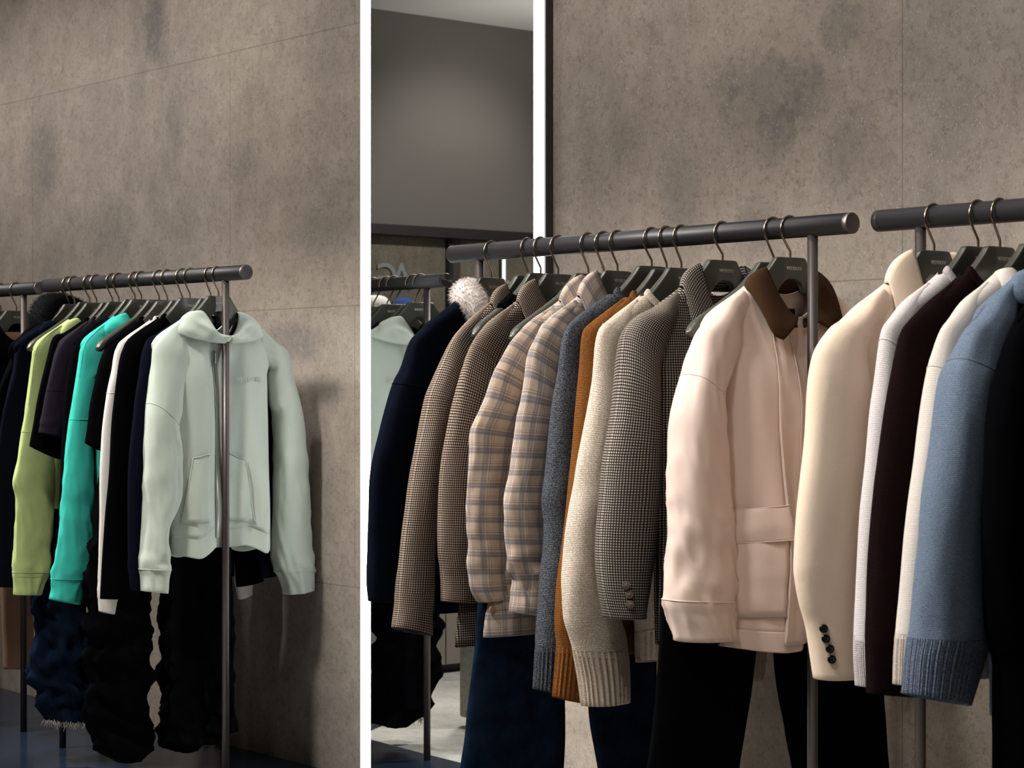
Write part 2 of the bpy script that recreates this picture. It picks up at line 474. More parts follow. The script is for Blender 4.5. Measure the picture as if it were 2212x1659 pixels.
class Sleeve:
    """a cloth tube between picture-left and picture-right edges; st rows are (L, R) local points"""
    def __init__(s, L, R, d, b0, seed, wr=1.0, cuff=None, cuff_in=.92, cuffwr=1.0, sag=None, n=72, folds=None, top_d=.7, twist=0.0, ex=.9, shoulder=True, stack=0.0, crumple=0.0):
        s.stack = stack; s.crumple = crumple
        s.n = n
        L, R = list(L), list(R)
        s.lead = 0
        if shoulder:
            sg = 1 if (L[0].x + R[0].x) > 0 else -1
            O, I = (L, R) if sg > 0 else (R, L)        # outer and inner edges
            a0 = abs(O[0].x)
            a2, a1 = max(a0 - .045, .06), max(a0 - .105, .05)
            z2 = min(max(hz(a2) - .10, I[0].z + .035), hz(a2) - .03)
            z1 = min(max(hz(a1) - .07, z2 + .022), hz(a1) - .02)
            x2 = max(abs(I[0].x) + .002, a2 - .085) if I[0].x * sg > 0 else .02
            x1 = max(min(x2 - .006, a1 - .02), .02)
            pre = [(Vector((sg * a1, 0, hz(a1) + .0105)), Vector((sg * x1, 0, z1))),
                   (Vector((sg * a2, 0, hz(a2) + .0105)), Vector((sg * x2, 0, z2)))]
            s.lead = len(pre)
            for k, (o, i) in enumerate(pre):
                O.insert(k, o); I.insert(k, i)
        mid = [(a + b) / 2 for a, b in zip(L, R)]
        lens = [max((mid[i + 1] - mid[i]).length, 1e-5) for i in range(len(mid) - 1)]
        s.L = catmull([tuple(p) for p in L], n, lens); s.R = catmull([tuple(p) for p in R], n, lens)
        s.rowq = [sum(lens[:k]) / sum(lens) for k in range(s.lead, len(mid))]
        s.d, s.b0, s.seed, s.wr, s.cuff, s.cuff_in, s.cuffwr = d, b0, seed, wr, cuff, cuff_in, cuffwr
        s.folds = folds or []; s.top_d = top_d; s.qs = None; s.twist = twist; s.ex = ex
        s.vl = [0.0]
        for i in range(1, n):
            s.vl.append(s.vl[-1] + (((s.L[i] + s.R[i]) - (s.L[i - 1] + s.R[i - 1])) / 2).length)
    def ring(s, i, m, scale=1.0, push=0.0, raw=False):
        q = i / (s.n - 1); c = (s.L[i] + s.R[i]) / 2; h = (s.L[i] - s.R[i]) / 2
        dd = s.d(q) if callable(s.d) else s.d
        if s.lead:
            q2 = s.rowq[0]
            dd = lerp(.010, lerp(max(dd * s.top_d, .0225), dd, sstep(q, q2, q2 + .2)), sstep(q, 0, q2 * .85))
        else:
            dd = lerp(dd * s.top_d, dd, sstep(q, 0, .2))
        bb = (s.b0(q) if callable(s.b0) else s.b0) + sweep(c.x)
        v = s.vl[i]; out = []
        hw = h.length
        cq = s.cuff
        for k in range(m):
            t = 2 * PI * k / m; ct, st = math.cos(t), math.sin(t)
            # soft long folds, wrinkles gathered above the cuff, and named dents
            e = .10 * fold((ct * 1.1, st * 1.1, v * 4), s.seed, (1, 1, 1)) + .05 * fold((ct * 2.2, st * 2.2, v * 11), s.seed + 2, (1, 1, 1))
            if cq is not None:
                w = math.exp(-((q - cq + .03) / .055) ** 2) if q < cq + .0 else 0.0
                e += s.cuffwr * w * (.07 + .16 * fold((ct * 1.6, st * 1.6, v * 34), s.seed + 4, (1, 1, 1)))
            for (fq, fw, amp, fr) in s.folds:
                w = math.exp(-((q - fq) / fw) ** 2)
                e += amp * w * fold((ct * 1.3, st * 1.3, v * fr), s.seed + 9, (1, 1, 1))
            if s.crumple:
                w_ = abs(fold((ct * 1.5, st * 1.5, v * 13 + ct * 1.2), s.seed + 21, (1, 1, 1)))
                e += s.crumple * (.16 - w_) * (.35 + .65 * sstep(q, .3, .8))
            if s.stack and q > .25:
                w_ = abs(fold((ct * 1.4, st * 1.4, v * 15 + ct * .8), s.seed + 13, (1, 1, 1)))
                e += s.stack * (.22 - w_) * sstep(q, .25, .45)
            e *= s.wr
            if raw: e *= .35
            c2 = math.copysign(abs(ct) ** s.ex, ct); s2 = math.copysign(abs(st) ** s.ex, st)
            k_ = scale * (1 + e * .6)
            kd = scale * (1 + e)
            p = c + h * (c2 * k_) + Vector((0, 1, 0)) * (dd * s2 * kd + bb + s.twist * ct * hw)
            if push:
                p += (h.normalized() * ct + Vector((0, 1, 0)) * st) * push
            out.append(p)
        return out
    def mesh(s, name, q0, q1, m=56, scale=1.0, push=0.0, cap=False, rim=True, ribs=None):
        if ribs: m = 240
        i0, i1 = round(q0 * (s.n - 1)), round(q1 * (s.n - 1))
        idx = list(range(i0, i1 + 1)); rings = [s.ring(i, m, scale, push) for i in idx]
        if ribs:                                       # knitted ribs: narrow vertical ridges round the cuff
            for r, i in zip(rings, idx):
                c0 = sum(r, Vector()) / m; k0 = sstep((i - i0) / max(1, i1 - i0), 0, .12)
                for k in range(m):
                    w = math.cos(2 * PI * k * ribs[0] / m)
                    dv = (r[k] - c0); dv = Vector((dv.x * .35, dv.y, 0)) if abs(dv.y) > 1e-6 else dv
                    if dv.length > 1e-6: r[k] = r[k] + dv.normalized() * (ribs[1] * k0 * (abs(w) ** .7 * (1 if w > 0 else -1)))
        per = []
        for r in rings:
            per.append(sum((r[k] - r[(k + 1) % m]).length for k in range(m)))
        P = sum(per) / len(per)
        iq = round(s.rowq[0] * (s.n - 1)) if s.lead else 0
        cv = [[-s.vl[i]] * m for i in idx]
        for n_ in range(iq - 1 - i0, -1, -1):          # over the shoulder each column keeps its own length
            if n_ + 1 < len(rings):
                cv[n_] = [v_ + (q_ - p_).length for v_, p_, q_ in zip(cv[n_ + 1], rings[n_], rings[n_ + 1])]
        uv = [[(P * k / m, cv[n_][k % m]) for k in range(m + 1)] for n_ in range(len(idx))]
        if cap:
            for sc, mv in ((.72, .35), (.3, .5)):
                r0 = rings[0]; c0 = sum(r0, Vector()) / m
                c1 = sum(rings[1], Vector()) / m
                t = (c0 - c1).normalized()
                r = [c0 + (p - c0) * (sc / .72 if sc == .3 else sc) + t * .006 for p in r0]
                rings.insert(0, r); uv.insert(0, [(a, b + .01) for a, b in uv[0]])
        if rim:
            last = rings[-1]; c0 = sum(last, Vector()) / m
            up = (sum(rings[-3], Vector()) / m - c0)
            up.normalize()
            rr = [c0 + (p - c0) * .975 - up * .0015 for p in last]
            r2 = [c0 + (p - c0) * .93 + up * .004 for p in last]; r3 = [c0 + (p - c0) * .86 + up * .05 for p in last]
            for r in (rr, r2, r3):
                rings.append(r); uv.append([(a, b) for a, b in uv[-1]])
        return rings_mesh(name, rings, True, False, False, uv)

def stations(fr, rows, b):
    L = []; R = []
    for row in rows:
        if len(row) == 3: xl, xr, y = row; yl = yr = y
        else: xl, yl, xr, yr = row
        L.append(fr.loc(xl, yl, 0) ); R.append(fr.loc(xr, yr, 0))
    return L, R

def mirror_pts(P, amin=-.345):
    return [Vector((max(-p.x, amin) if p.x > 0 else -p.x, p.y, p.z)) for p in P]

class Torso:
    """front and back panels hung from the hanger's shoulder line"""
    def __init__(s, ws=.245, wm=.225, wh=.235, zh=-.70, T=.03, seed=1, nw=.09, drop=.07, dropb=.035, fl=.35, zhf=None, amp=1.0, skew=0.0, clear=.007, t0=None, bshift=0.0, open=0.0, shz=0.0, dent=0.0, dentw=.07):
        s.ws, s.wm, s.wh, s.zh, s.T, s.seed, s.nw, s.drop, s.dropb, s.amp = ws, wm, wh, zh, T, seed, nw, drop, dropb, amp
        s.clear = clear; s.zhf = zhf; s.skew = skew; s.T0 = t0 if t0 is not None else max(.0165, min(.018, T)); s.bshift = bshift; s.open = open; s.shz = shz; s.dent, s.dentw = dent, dentw
    def half(s, t):
        return lerp(s.wm, s.wh, sstep(t, .3, 1.0))
    def ztop(s, a, front):
        n = abs(a)
        z = hz(max(n, s.nw)) + s.clear
        if n > .238: z = hz(.238) + s.clear - (n - .238) * 1.1
        if n < s.nw:
            x = n / s.nw
            z += (.0 - (s.drop if front else s.dropb)) * (1 - x ** 2.2)
        return z
    def point(s, sv, t, front, off=0.0):
        w = s.half(t); a = sv * w
        a0 = max(-1, min(1, sv)) * s.ws * lerp(1, w / s.ws, 0)     # shoulder line position for this column
        zt = s.ztop(sv * s.ws, front)
        zb = s.zh(sv) if callable(s.zh) else s.zh
        z = zt + (zb - zt) * t
        a = lerp(sv * s.ws, sv * w, sstep(t, .0, .17)) + s.skew * t
        neck = abs(sv * s.ws) < s.nw
        T = lerp(s.T0, s.T, sstep(t, 0, .30))
        lens = (max(0.0, 1 - abs(sv) ** lerp(9.0, 3.2, sstep(t, .02, .3)))) ** lerp(.5, .6, sstep(t, 0, .2))
        if neck:
            m = 1.0
            x = abs(sv * s.ws) / s.nw
            m = lerp(sstep(t, -.02, .03) ** .5 if t < .03 else 1.0, 1.0, min(1, (1 - x) * 5))
        else:
            x = min(t / .03, 1.0); m = math.sqrt(max(0.0, 1 - (1 - x) ** 2))
        b = T * lens * m
        if front and s.dent: b *= 1 - s.dent * math.exp(-(a / s.dentw) ** 2) * sstep(t, 0, .15)
        f = fold((a * 9, 0, t * 1.3 + (0 if front else 5)), s.seed, (1, 1, 1)) + .5 * fold((a * 21, 0, t * 2.5), s.seed + 3, (1, 1, 1))
        b += s.amp * f * .012 * sstep(t, .05, .8) * lens * (s.T / .03)
        b = max(b, -.5 * T)
        b = (b + off) if front else -(b + off)
        return Vector((a, b + sweep(a) * (1 - .5 * t) + s.bshift * t, z))
    def front_b(s, a, z, off=0.0):
        """point on the front panel above picture-plane a, z"""
        sv = a / s.ws; t = .5
        for _ in range(12):
            zt = s.ztop(max(-1, min(1, sv)) * s.ws, True); zb = s.zh(sv) if callable(s.zh) else s.zh
            t = max(0, min(1, (z - zt) / (zb - zt)))
            w = lerp(s.ws, s.half(t), sstep(t, 0, .17))
            sv = max(-1, min(1, (a - s.skew * t) / w))
        p = s.point(sv, t, True, off)
        return Vector((a, p.y, z))
    def mesh(s, name, t0=0.0, t1=1.0, off=0.0, ns=46, nt=60, split=None):
        verts = []; faces = []; uvs = []
        ts = [t0 + (t1 - t0) * (k / nt) ** (1.5 if t0 == 0 else 1) for k in range(nt + 1)]
        sv = [math.sin(PI / 2 * (-1 + 2 * j / ns)) for j in range(ns + 1)]
        for front in (True, False):
            base = len(verts)
            for t in ts:
                for x in sv:
                    p = s.point(x, t, front, off)
                    if split and front and abs(x) < split and t > 0:
                        pass
                    verts.append(p); uvs.append((p.x + (0 if front else .013), p.z))
            for i in range(nt):
                for j in range(ns):
                    q = (base + i * (ns + 1) + j, base + i * (ns + 1) + j + 1, base + (i + 1) * (ns + 1) + j + 1, base + (i + 1) * (ns + 1) + j)
                    faces.append(q if front else q[::-1])
        me = mesh_from(name, verts, faces, uvs, True, .0004)
        return fix_normals(me)

def patch(name, torso, quad, n=14, m=14, off=.004, bulge=0.0, seed=0, wr=.0015):
    """cloth patch lying on the torso's front; quad = 4 local (a, z) corners: top-left, top-right, bottom-right, bottom-left"""
    verts = []; uvs = []; faces = []
    for i in range(m + 1):
        v = i / m
        for j in range(n + 1):
            u = j / n
            a = lerp(lerp(quad[0][0], quad[1][0], u), lerp(quad[3][0], quad[2][0], u), v)
            z = lerp(lerp(quad[0][1], quad[1][1], u), lerp(quad[3][1], quad[2][1], u), v)
            o = off + bulge * math.sin(PI * u) * math.sin(PI * min(1, v * 1.0)) + wr * noise.noise(Vector((a * 30 + seed, z * 30, seed)))
            p = torso.front_b(a, z, o); verts.append(p); uvs.append((a, z))
    for i in range(m):
        for j in range(n):
            k = i * (n + 1) + j
            faces.append((k, k + 1, k + n + 2, k + n + 1))
    return mesh_from(name, verts, faces, uvs)

def ncurve(tau, aw, bf, bb, zs, zf, zb, tip=0.0, p=1.4, b0=0.0):
    """closed neck curve: tau 0 = centre back, +-.5 = shoulders, +-1 = centre front (positive = near side)"""
    s, c = math.sin(PI * tau), -math.cos(PI * tau)
    a = aw * math.copysign(abs(s) ** .9, s)
    f, k = max(0, c), max(0, -c)
    a += math.copysign(tip * f ** 3, tau) if abs(tau) > .01 else 0
    b = bf * f - bb * k
    return Vector((a, b + b0, zs + (zf - zs) * f ** p + (zb - zs) * k ** p))

def cowl(name, A, B, bul=(0, .02), tmax=1.0, n=80, m=14, wr=.0, seed=0, up=.0):
    """surface between two neck curves A (inner / upper) and B (outer / lower), bulging outwards by bul[1]"""
    rings = []; uv = []
    for i in range(n + 1):
        tau = -tmax + 2 * tmax * i / n
        pa, pb = ncurve(tau, **A), ncurve(tau, **B)
        s, c = math.sin(PI * tau), -math.cos(PI * tau)
        o = Vector((s, c, 0))
        row = []
        for j in range(m + 1):
            t = j / m
            p = pa.lerp(pb, t)
            k = 4 * t * (1 - t)
            p = p + o * (bul[1] * k) + Vector((0, 0, up * k))
            if wr:
                p += o * (wr * noise.noise(Vector((p.x * 22 + seed, p.y * 22, p.z * 30)))) * k ** .5
            row.append(p)
        rings.append(row); L = (pb - pa).length
        uv.append([(tau * .35, -L * j / m) for j in range(m + 2)])
    return rings_mesh(name, rings, False, False, False, uv)

def seam_tube(name, pts, r=.0016):
    return tube_mesh(name, catmull([tuple(p) for p in pts], 40), r, 8)

def button_mesh(r=.009, t=.004):
    prof = [(0, t), (r * .55, t), (r * .68, t * .8), (r * .8, t * 1.05), (r * .95, t * .85), (r, t * .3), (r * .9, 0)]
    n = 24; rings = []
    for rr, z in prof[1:]:
        rings.append([Vector((rr * math.cos(2 * PI * k / n), z, rr * math.sin(2 * PI * k / n))) for k in range(n)])
    return rings_mesh('button', rings, True, True, True)

def fur_mesh(name, path, rad, count, length, seed=1, thick=.0011, droop=.3, spread=.5):
    rnd = random.Random(seed); P = catmull([tuple(p) for p in path], 60); verts = []; faces = []
    # soft core
    rr = [rad(i / 59) if callable(rad) else rad for i in range(60)]
    core = tube_mesh('core', P, rr, 20)
    for v in core.vertices: verts.append(v.co.copy())
    for p in core.polygons: faces.append(tuple(p.vertices))
    bpy.data.meshes.remove(core)
    for _ in range(count):
        i = rnd.random() * 58.0; k = int(i); f = i - k
        c = P[k].lerp(P[k + 1], f); t = (P[k + 1] - P[k]).normalized()
        x = t.orthogonal().normalized(); y = t.cross(x); an = rnd.random() * 2 * PI
        d = x * math.cos(an) + y * math.sin(an)
        r0 = lerp(rr[k], rr[k + 1], f)
        root = c + d * r0 * .93
        dirv = (d + Vector((rnd.gauss(0, spread), rnd.gauss(0, spread), rnd.gauss(0, spread) - droop))).normalized()
        Ln = length * rnd.uniform(.55, 1.2)
        mid = root + dirv * Ln * .55; tip = root + dirv * Ln + Vector((rnd.gauss(0, .2), rnd.gauss(0, .2), -.25 - droop * .3)) * Ln * .5
        sx = dirv.orthogonal().normalized(); sy = dirv.cross(sx)
        b = len(verts)
        for q, w in ((root, 1.0), (mid, .8)):
            for a in range(3):
                an2 = 2 * PI * a / 3
                verts.append(q + (sx * math.cos(an2) + sy * math.sin(an2)) * thick * w)
        verts.append(tip)
        for a in range(3):
            a2 = (a + 1) % 3
            faces.append((b + a, b + a2, b + 3 + a2, b + 3 + a)); faces.append((b + 3 + a, b + 3 + a2, b + 6))
    return mesh_from(name, verts, faces)

# ------------------------------------------------------------------ a whole garment
class Garment: pass
def garment(name, label, cat, fr, mat, torso, near=None, d=.03, b0=0.0, seed=1, cuff=None, cuff_mat=None, cuff_in=.93, cuff_push=0.0,
            group=None, hem=None, hem_mat=None, hem_in=0.0, far='mirror', torso_mat=None, sl=None, far_amin=-.345, th=.003, seam=None, farsl=None, ribs=None, seam_mat=None, cuff_seam=False):
    g = Garment(); g.fr = fr; g.mat = mat
    g.root = empty(name, fr.mw, label, cat, group)
    torso = dict(torso)
    hl = torso.pop('hemL', None)
    if hl:                                             # the near lower corner of the body as it hangs
        aL = fr.loc(hl[0], hl[1], 0).x
        torso['wh'] = (aL + .20) / 2; torso['skew'] = (aL - .20) / 2
    if near and torso.get('ws', .24) > .2:
        torso['ws'] = max(.243, min(.246, fr.loc(near[0][0], near[0][1], 0).x + .001))
    g.T = Torso(seed=seed, **torso)
    tname = 'garment_body'
    if hem:
        o = link(tname, g.T.mesh('garment_body', 0, hem), torso_mat or mat, g.root); solid(o, th)
        o = link('hem_band', g.T.mesh('hem_band', hem - .012, 1.0, hem_in, nt=14), hem_mat or mat, g.root); solid(o, th * 1.3)
    else:
        o = link(tname, g.T.mesh('garment_body'), torso_mat or mat, g.root); solid(o, th)
    g.body = o
    g.sleeves = []
    if near:
        L, R = stations(fr, near, 0)
        kw = dict(sl or {})
        for side in (0, 1):
            if side == 1:
                if far is None: break
                if far == 'mirror': L2, R2 = mirror_pts(R, far_amin), mirror_pts(L, far_amin)
                else: L2, R2 = stations(fr, far, 0)
                if farsl is not None: kw = dict(farsl)
            else: L2, R2 = L, R
            S = Sleeve(L2, R2, d, b0, seed + side * 31, cuff=cuff, **kw)
            so = link('sleeve', S.mesh('sleeve', 0, cuff if cuff else 1.0, cap=True, rim=not cuff), mat, g.root)
            if cuff:
                co = link('cuff', S.mesh('cuff', cuff - .012, 1.0, scale=1.0, push=cuff_push, m=72, ribs=ribs), cuff_mat or mat, so)
            if seam is not None and (side == 0 or far == 'mirror'):
                ring = S.ring(round(S.rowq[seam] * (S.n - 1)), 40, 1.0, .0003)
                me = tube_mesh('seam', ring + ring[:1], .0011, 6, False)
                link('seam', me, seam_mat or mat, so)
            if cuff and cuff_seam:
                i_ = round(cuff * (S.n - 1)) - 1; ring = S.ring(i_, 40, 1.0, cuff_push + .0004)
                link('seam', tube_mesh('seam', ring + ring[:1], .0011, 6, False), seam_mat or mat, so)
            g.sleeves.append((S, so))
    return g

def add_cowl(g, name, A, B, mat=None, th=.004, label=None, parent=None, **kw):
    o = link(name, cowl(name, A, B, **kw), mat or g.mat, parent or g.root, label); solid(o, th)
    return o

def crew(g, mat=None, nw=.11, h=.013, zs=None, front=.06, back=.0, T=.016, lean=.003):
    h = min(h, .014)
    zs = hz(nw) + .004 if zs is None else zs
    A = dict(aw=nw - lean, bf=T, bb=T, zs=zs + h * .9, zf=zs - front + h, zb=zs - back + h)
    B = dict(aw=nw + .004, bf=T + .003, bb=T + .003, zs=zs - .004, zf=zs - front - .004, zb=zs - back - .006)
    return add_cowl(g, 'collar', A, B, mat, bul=(0, .004), th=.0035)

def shirt_collar(g, mat=None, nw=.10, zs=None, h=.03, fallw=.05, tip=.055, tipz=-.075, front=.06, T=.02, under=True, name='collar', tmax=.965, bul=.01, lean=.012):
    zs = hz(nw) + .002 if zs is None else zs
    fold_ = dict(aw=nw - lean, bf=T, bb=T, zs=zs + h, zf=zs - front + .008, zb=zs + h * .9)
    base = dict(aw=nw, bf=T, bb=T + .002, zs=zs - .008, zf=zs - front - .004, zb=zs - .01)
    leaf = dict(aw=nw + fallw * .8, bf=T + .012, bb=T + .012, zs=zs - fallw * .30, zf=zs - front + tipz, zb=zs - fallw * .4, tip=tip)
    o = add_cowl(g, name, fold_, leaf, mat, bul=(0, bul), tmax=tmax, up=.006)
    if under:
        add_cowl(g, 'collar_stand', fold_, base, mat, bul=(0, -.002), tmax=tmax, th=.003)
    return o

def hood(g, mat=None, nin=.078, zin=-.052, nout=.175, zout=-.108, front=-.135, T=.02, bul=.022, back=-.19, wr=.012, seed=0, tmax=1.0, vout=-.137, bb=.035, up=.01):
    A = dict(aw=nin, bf=T, bb=T, zs=zin, zf=front, zb=zin - .06, p=2.6)
    B = dict(aw=nout, bf=T + .006, bb=bb, zs=zout, zf=vout, zb=back, p=1.6)
    o = add_cowl(g, 'hood', A, B, mat, bul=(0, bul), wr=wr, seed=seed, m=22, up=up, tmax=tmax)
    I = dict(aw=nin + .01, bf=T - .004, bb=T - .004, zs=zin - .05, zf=front - .01, zb=zin - .05, p=1.25)
    return o
# ------------------------------------------------------------------ materials in use
M = {}
M['rail'] = m_plain('rail_black', (.014, .0135, .016), .46, .0, .5)
M['cap'] = None
def m_cap():
    N = NT('brushed_cap'); ob = N.coord('Object')
    N.base((.13, .115, .11)); N.set(Roughness=.34, Metallic=.9)
    N.b.inputs['Anisotropic'].default_value = .8
    tg = N.n('ShaderNodeTangent', direction_type='RADIAL', axis='X'); N.l(tg.outputs[0], N.b.inputs['Tangent'])
    return N.m
M['cap'] = m_cap()
M['post'] = m_plain('post_metal', (.082, .068, .066), .38, .6)
M['olive'] = m_plain('olive_lacquer', (.042, .044, .033), .33, 0, .7)
M['hook'] = m_plain('hook_metal', (.30, .235, .18), .28, 1.0)
M['logo'] = m_plain('logo_print', (.42, .39, .34), .6)
M['led'] = m_emit('led_white', (.93, .96, 1.0), 9.0)
M['mirror'] = m_plain('mirror_silver', (.86, .88, .87), .012, 1.0)
M['frame'] = m_plain('mirror_frame', (.060, .055, .054), .5, .4)
M['stone'] = m_stone('pressed_stone', (.275, .229, .190), (.335, .284, .242), (.100, .096, .095), tile=(1.439, .868), off=(-7.413, 1.464), brick=True, streak=.34,
    stains=((-3.54, 1.92, .20, .17, .5), (-3.40, 1.92, .10, .14, .55), (-3.66, 1.97, .10, .10, .35), (-3.50, 1.82, .10, .12, .35), (-3.28, 2.07, .10, .10, .5), (-3.25, 1.76, .13, .16, .4), (-3.82, 1.66, .12, .20, .4), (-3.55, 1.60, .09, .1, .4), (-4.02, 1.87, .10, .10, .3),
            (-6.47, 2.50, .12, .22, .75), (-7.33, 2.10, .18, .22, .55), (-6.83, 1.76, .22, .18, .45), (-6.33, 2.13, .08, .22, .4), (-5.60, 1.35, .25, .10, .5), (-5.45, 1.70, .30, .10, .35), (-3.26, 1.37, .25, .08, .5), (-5.9, 1.95, .15, .10, .35)))
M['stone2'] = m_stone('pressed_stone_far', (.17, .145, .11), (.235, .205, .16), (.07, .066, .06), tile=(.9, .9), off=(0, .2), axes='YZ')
M['floor'] = m_stone('stone_floor', (.36, .345, .31), (.47, .45, .41), (.16, .155, .15), tile=(1.2, 1.2), off=(.3, .1), axes='XY', rough=.42)
M['ceiling'] = m_plain('ceiling_paint', (.62, .62, .60), .9)
M['soffit'] = m_plain('soffit_panel', (.15, .135, .125), .7)
M['dark_trim'] = m_plain('dark_trim', (.022, .019, .019), .5)
M['jamb'] = m_plain('bronze_jamb', (.10, .078, .068), .45, .3)
M['cabinet'] = m_plain('taupe_panel', (.235, .205, .18), .6)
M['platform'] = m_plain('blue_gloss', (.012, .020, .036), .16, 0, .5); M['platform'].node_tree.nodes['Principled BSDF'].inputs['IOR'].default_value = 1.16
M['letters'] = m_plain('grey_letters', (.27, .285, .28), .5)
M['line'] = m_plain('white_edge', (.75, .75, .75), .4)

# ------------------------------------------------------------------ room
def struct(name, me, mat):
    o = link(name, me, mat); o['kind'] = 'structure'; return o

M['dark_wall'] = m_plain('dark_wall', (.07, .065, .06), .8)
XL, XR, YN = -9.4, 2.6, -5.2
struct('wall_back', box_mesh('wall_back', XL, XR, YW, YW + .15, 0, CEIL), M['stone'])
struct('floor', box_mesh('floor', XL - .1, XR + .1, YN - .1, YW + .15, -.12, 0), M['floor'])
struct('ceiling', box_mesh('ceiling', XL - .1, XR + .1, YN - .1, YW + .15, CEIL, CEIL + .1), M['ceiling'])
struct('wall_right', box_mesh('wall_right', XR, XR + .1, YN, YW, 0, CEIL), M['dark_wall'])
struct('wall_front', box_mesh('wall_front', XL, XR, YN - .1, YN, 0, CEIL), M['dark_wall'])
struct('wall_left', box_mesh('wall_left', XL - .1, XL, YN, YW, 0, CEIL), M['dark_wall'])

# ------------------------------------------------------------------ mirror with light strips
def ym(px): return hit(px, 829.5, Vector((0, YM, 0)), Vector((0, 1, 0))).x
xa, xb, xc, xd, xe = ym(777), ym(800), ym(1153), ym(1173), ym(1177)
root = empty('wall_mirror', Matrix.Translation(((xa + xe) / 2, YW, 0)), 'tall wall mirror in a dark metal frame with a white light strip down each side', 'mirror')
ox, oy = (xa + xe) / 2, YW
def mbox(name, x0, x1, y0, y1, z0, z1, mat, bevel=0, label=None):
    return link(name, box_mesh(name, x0 - ox, x1 - ox, y0 - oy, y1 - oy, z0, z1, bevel), mat, root, label)
mbox('frame', xa, xe, YM + .004, YW + .01, .02, CEIL - .02, M['frame'], .0015)
mbox('mirror_glass', xb, xc, YM, YM + .004, .02, CEIL - .02, M['mirror'])
mbox('light_strip', xa + .006, xb, YM - .001, YM + .004, .02, CEIL - .02, M['led'], 0, 'glowing white light strip')
mbox('light_strip', xc, xd, YM - .001, YM + .004, .02, CEIL - .02, M['led'], 0, 'glowing white light strip')

# ------------------------------------------------------------------ what the mirror shows: the far side of the shop
XP = -7.62
pA, pB = hit_mirror_x(790, 829, XP), hit_mirror_x(1170, 829, XP)
struct('wall_partition', box_mesh('wall_partition', XP - .2, XP, pB.y - 1.2, pA.y + .42, 0, CEIL), M['stone2'])
zb = hit_mirror_x(978, 499, XP + .04).z
zt = hit_mirror_x(978, 515, XP + .06).z
struct('trim_1', box_mesh('trim_1', XP, XP + .05, pB.y - 1.2, pA.y + .42, zb, CEIL), M['soffit'])
struct('trim_2', box_mesh('trim_2', XP, XP + .07, pB.y - 1.2, pA.y + .42, zt, zb + .012, .003), M['dark_trim'])
q = hit_mirror_x(966, 600, XP)
struct('trim_3', box_mesh('trim_3', XP, XP + .03, q.y - .012, q.y + .012, 0, zt), M['dark_trim'])
struct('trim_4', box_mesh('trim_4', XP, XP + .02, q.y - .062, q.y - .012, 0, zt), M['jamb'])
# slim light strip on the far wall
q = hit_mirror_x(1082, 580, XP)
t = empty('wall_light', Matrix.Translation((XP, q.y, 0)), 'slim white vertical light strip on the far wall, reflected in the mirror', 'light')
link('housing', box_mesh('housing', 0, .02, -.013, .013, .9, zt), M['dark_trim'], t)
link('diffuser', box_mesh('diffuser', .02, .024, -.009, .009, .9, zt), m_emit('strip_far', (.9, .95, 1), 1.0), t)
# letters on the far wall
for ch, px in (('G', 833), ('A', 865)):
    q = hit_mirror_x(px, 597, XP)
    cu = bpy.data.curves.new('letter', 'FONT'); cu.body = ch; cu.size = .165; cu.extrude = .004; cu.align_x = 'CENTER'; cu.offset = .002
    ob = bpy.data.objects.new('letter', cu); C.objects.link(ob)
    dg = bpy.context.evaluated_depsgraph_get(); dg.update()
    me = bpy.data.meshes.new_from_object(ob.evaluated_get(dg)); bpy.data.objects.remove(ob); me.name = 'letter'
    o = link('wall_letter', me, M['letters'])
    o.matrix_world = Matrix(((0, 0, 1, XP + .0045), (1, 0, 0, q.y), (0, 1, 0, q.z - .055), (0, 0, 0, 1)))
    tag(o, 'pale grey letter %s on the far wall, seen reversed in the mirror' % ch, 'letter')
# cabinets
XC = -6.95
c0, c1, cs = hit_mirror_x(895, 1400, XC).y, hit_mirror_x(1060, 1400, XC).y, hit_mirror_x(963, 1400, XC).y
zc_top = .82
def cabinet(y0, y1, label):
    r = empty('cabinet', Matrix.Translation((XC - .3, (y0 + y1) / 2, 0)), label, 'cabinet', 'taupe cabinets in the mirror')
    yy = (y0 + y1) / 2
    link('carcass', box_mesh('carcass', -.35, .28, y0 - yy, y1 - yy, .035, zc_top), M['cabinet'], r)
    link('plinth', box_mesh('plinth', -.35, .26, y0 - yy, y1 - yy, 0, .035), M['dark_trim'], r)
    link('door', box_mesh('door', .28, .30, y0 - yy + .003, y1 - yy - .003, .038, zc_top - .003, .001), M['cabinet'], r)
cabinet(cs, cs + .62, 'taupe cabinet against the far wall, its right edge at the thin seam in the mirror')
cabinet(cs - .62, cs, 'taupe cabinet against the far wall, right of the thin seam in the mirror')
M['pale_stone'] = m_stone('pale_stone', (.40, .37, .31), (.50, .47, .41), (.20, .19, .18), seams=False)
# stone pedestal
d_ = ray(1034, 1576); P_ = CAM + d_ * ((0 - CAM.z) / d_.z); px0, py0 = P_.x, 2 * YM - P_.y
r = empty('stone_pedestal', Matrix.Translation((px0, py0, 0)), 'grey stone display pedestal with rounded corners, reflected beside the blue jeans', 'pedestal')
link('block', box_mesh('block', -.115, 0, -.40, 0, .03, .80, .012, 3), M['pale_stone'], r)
link('recess_base', box_mesh('recess_base', -.08, -.03, -.37, -.03, 0, .032), M['dark_trim'], r)
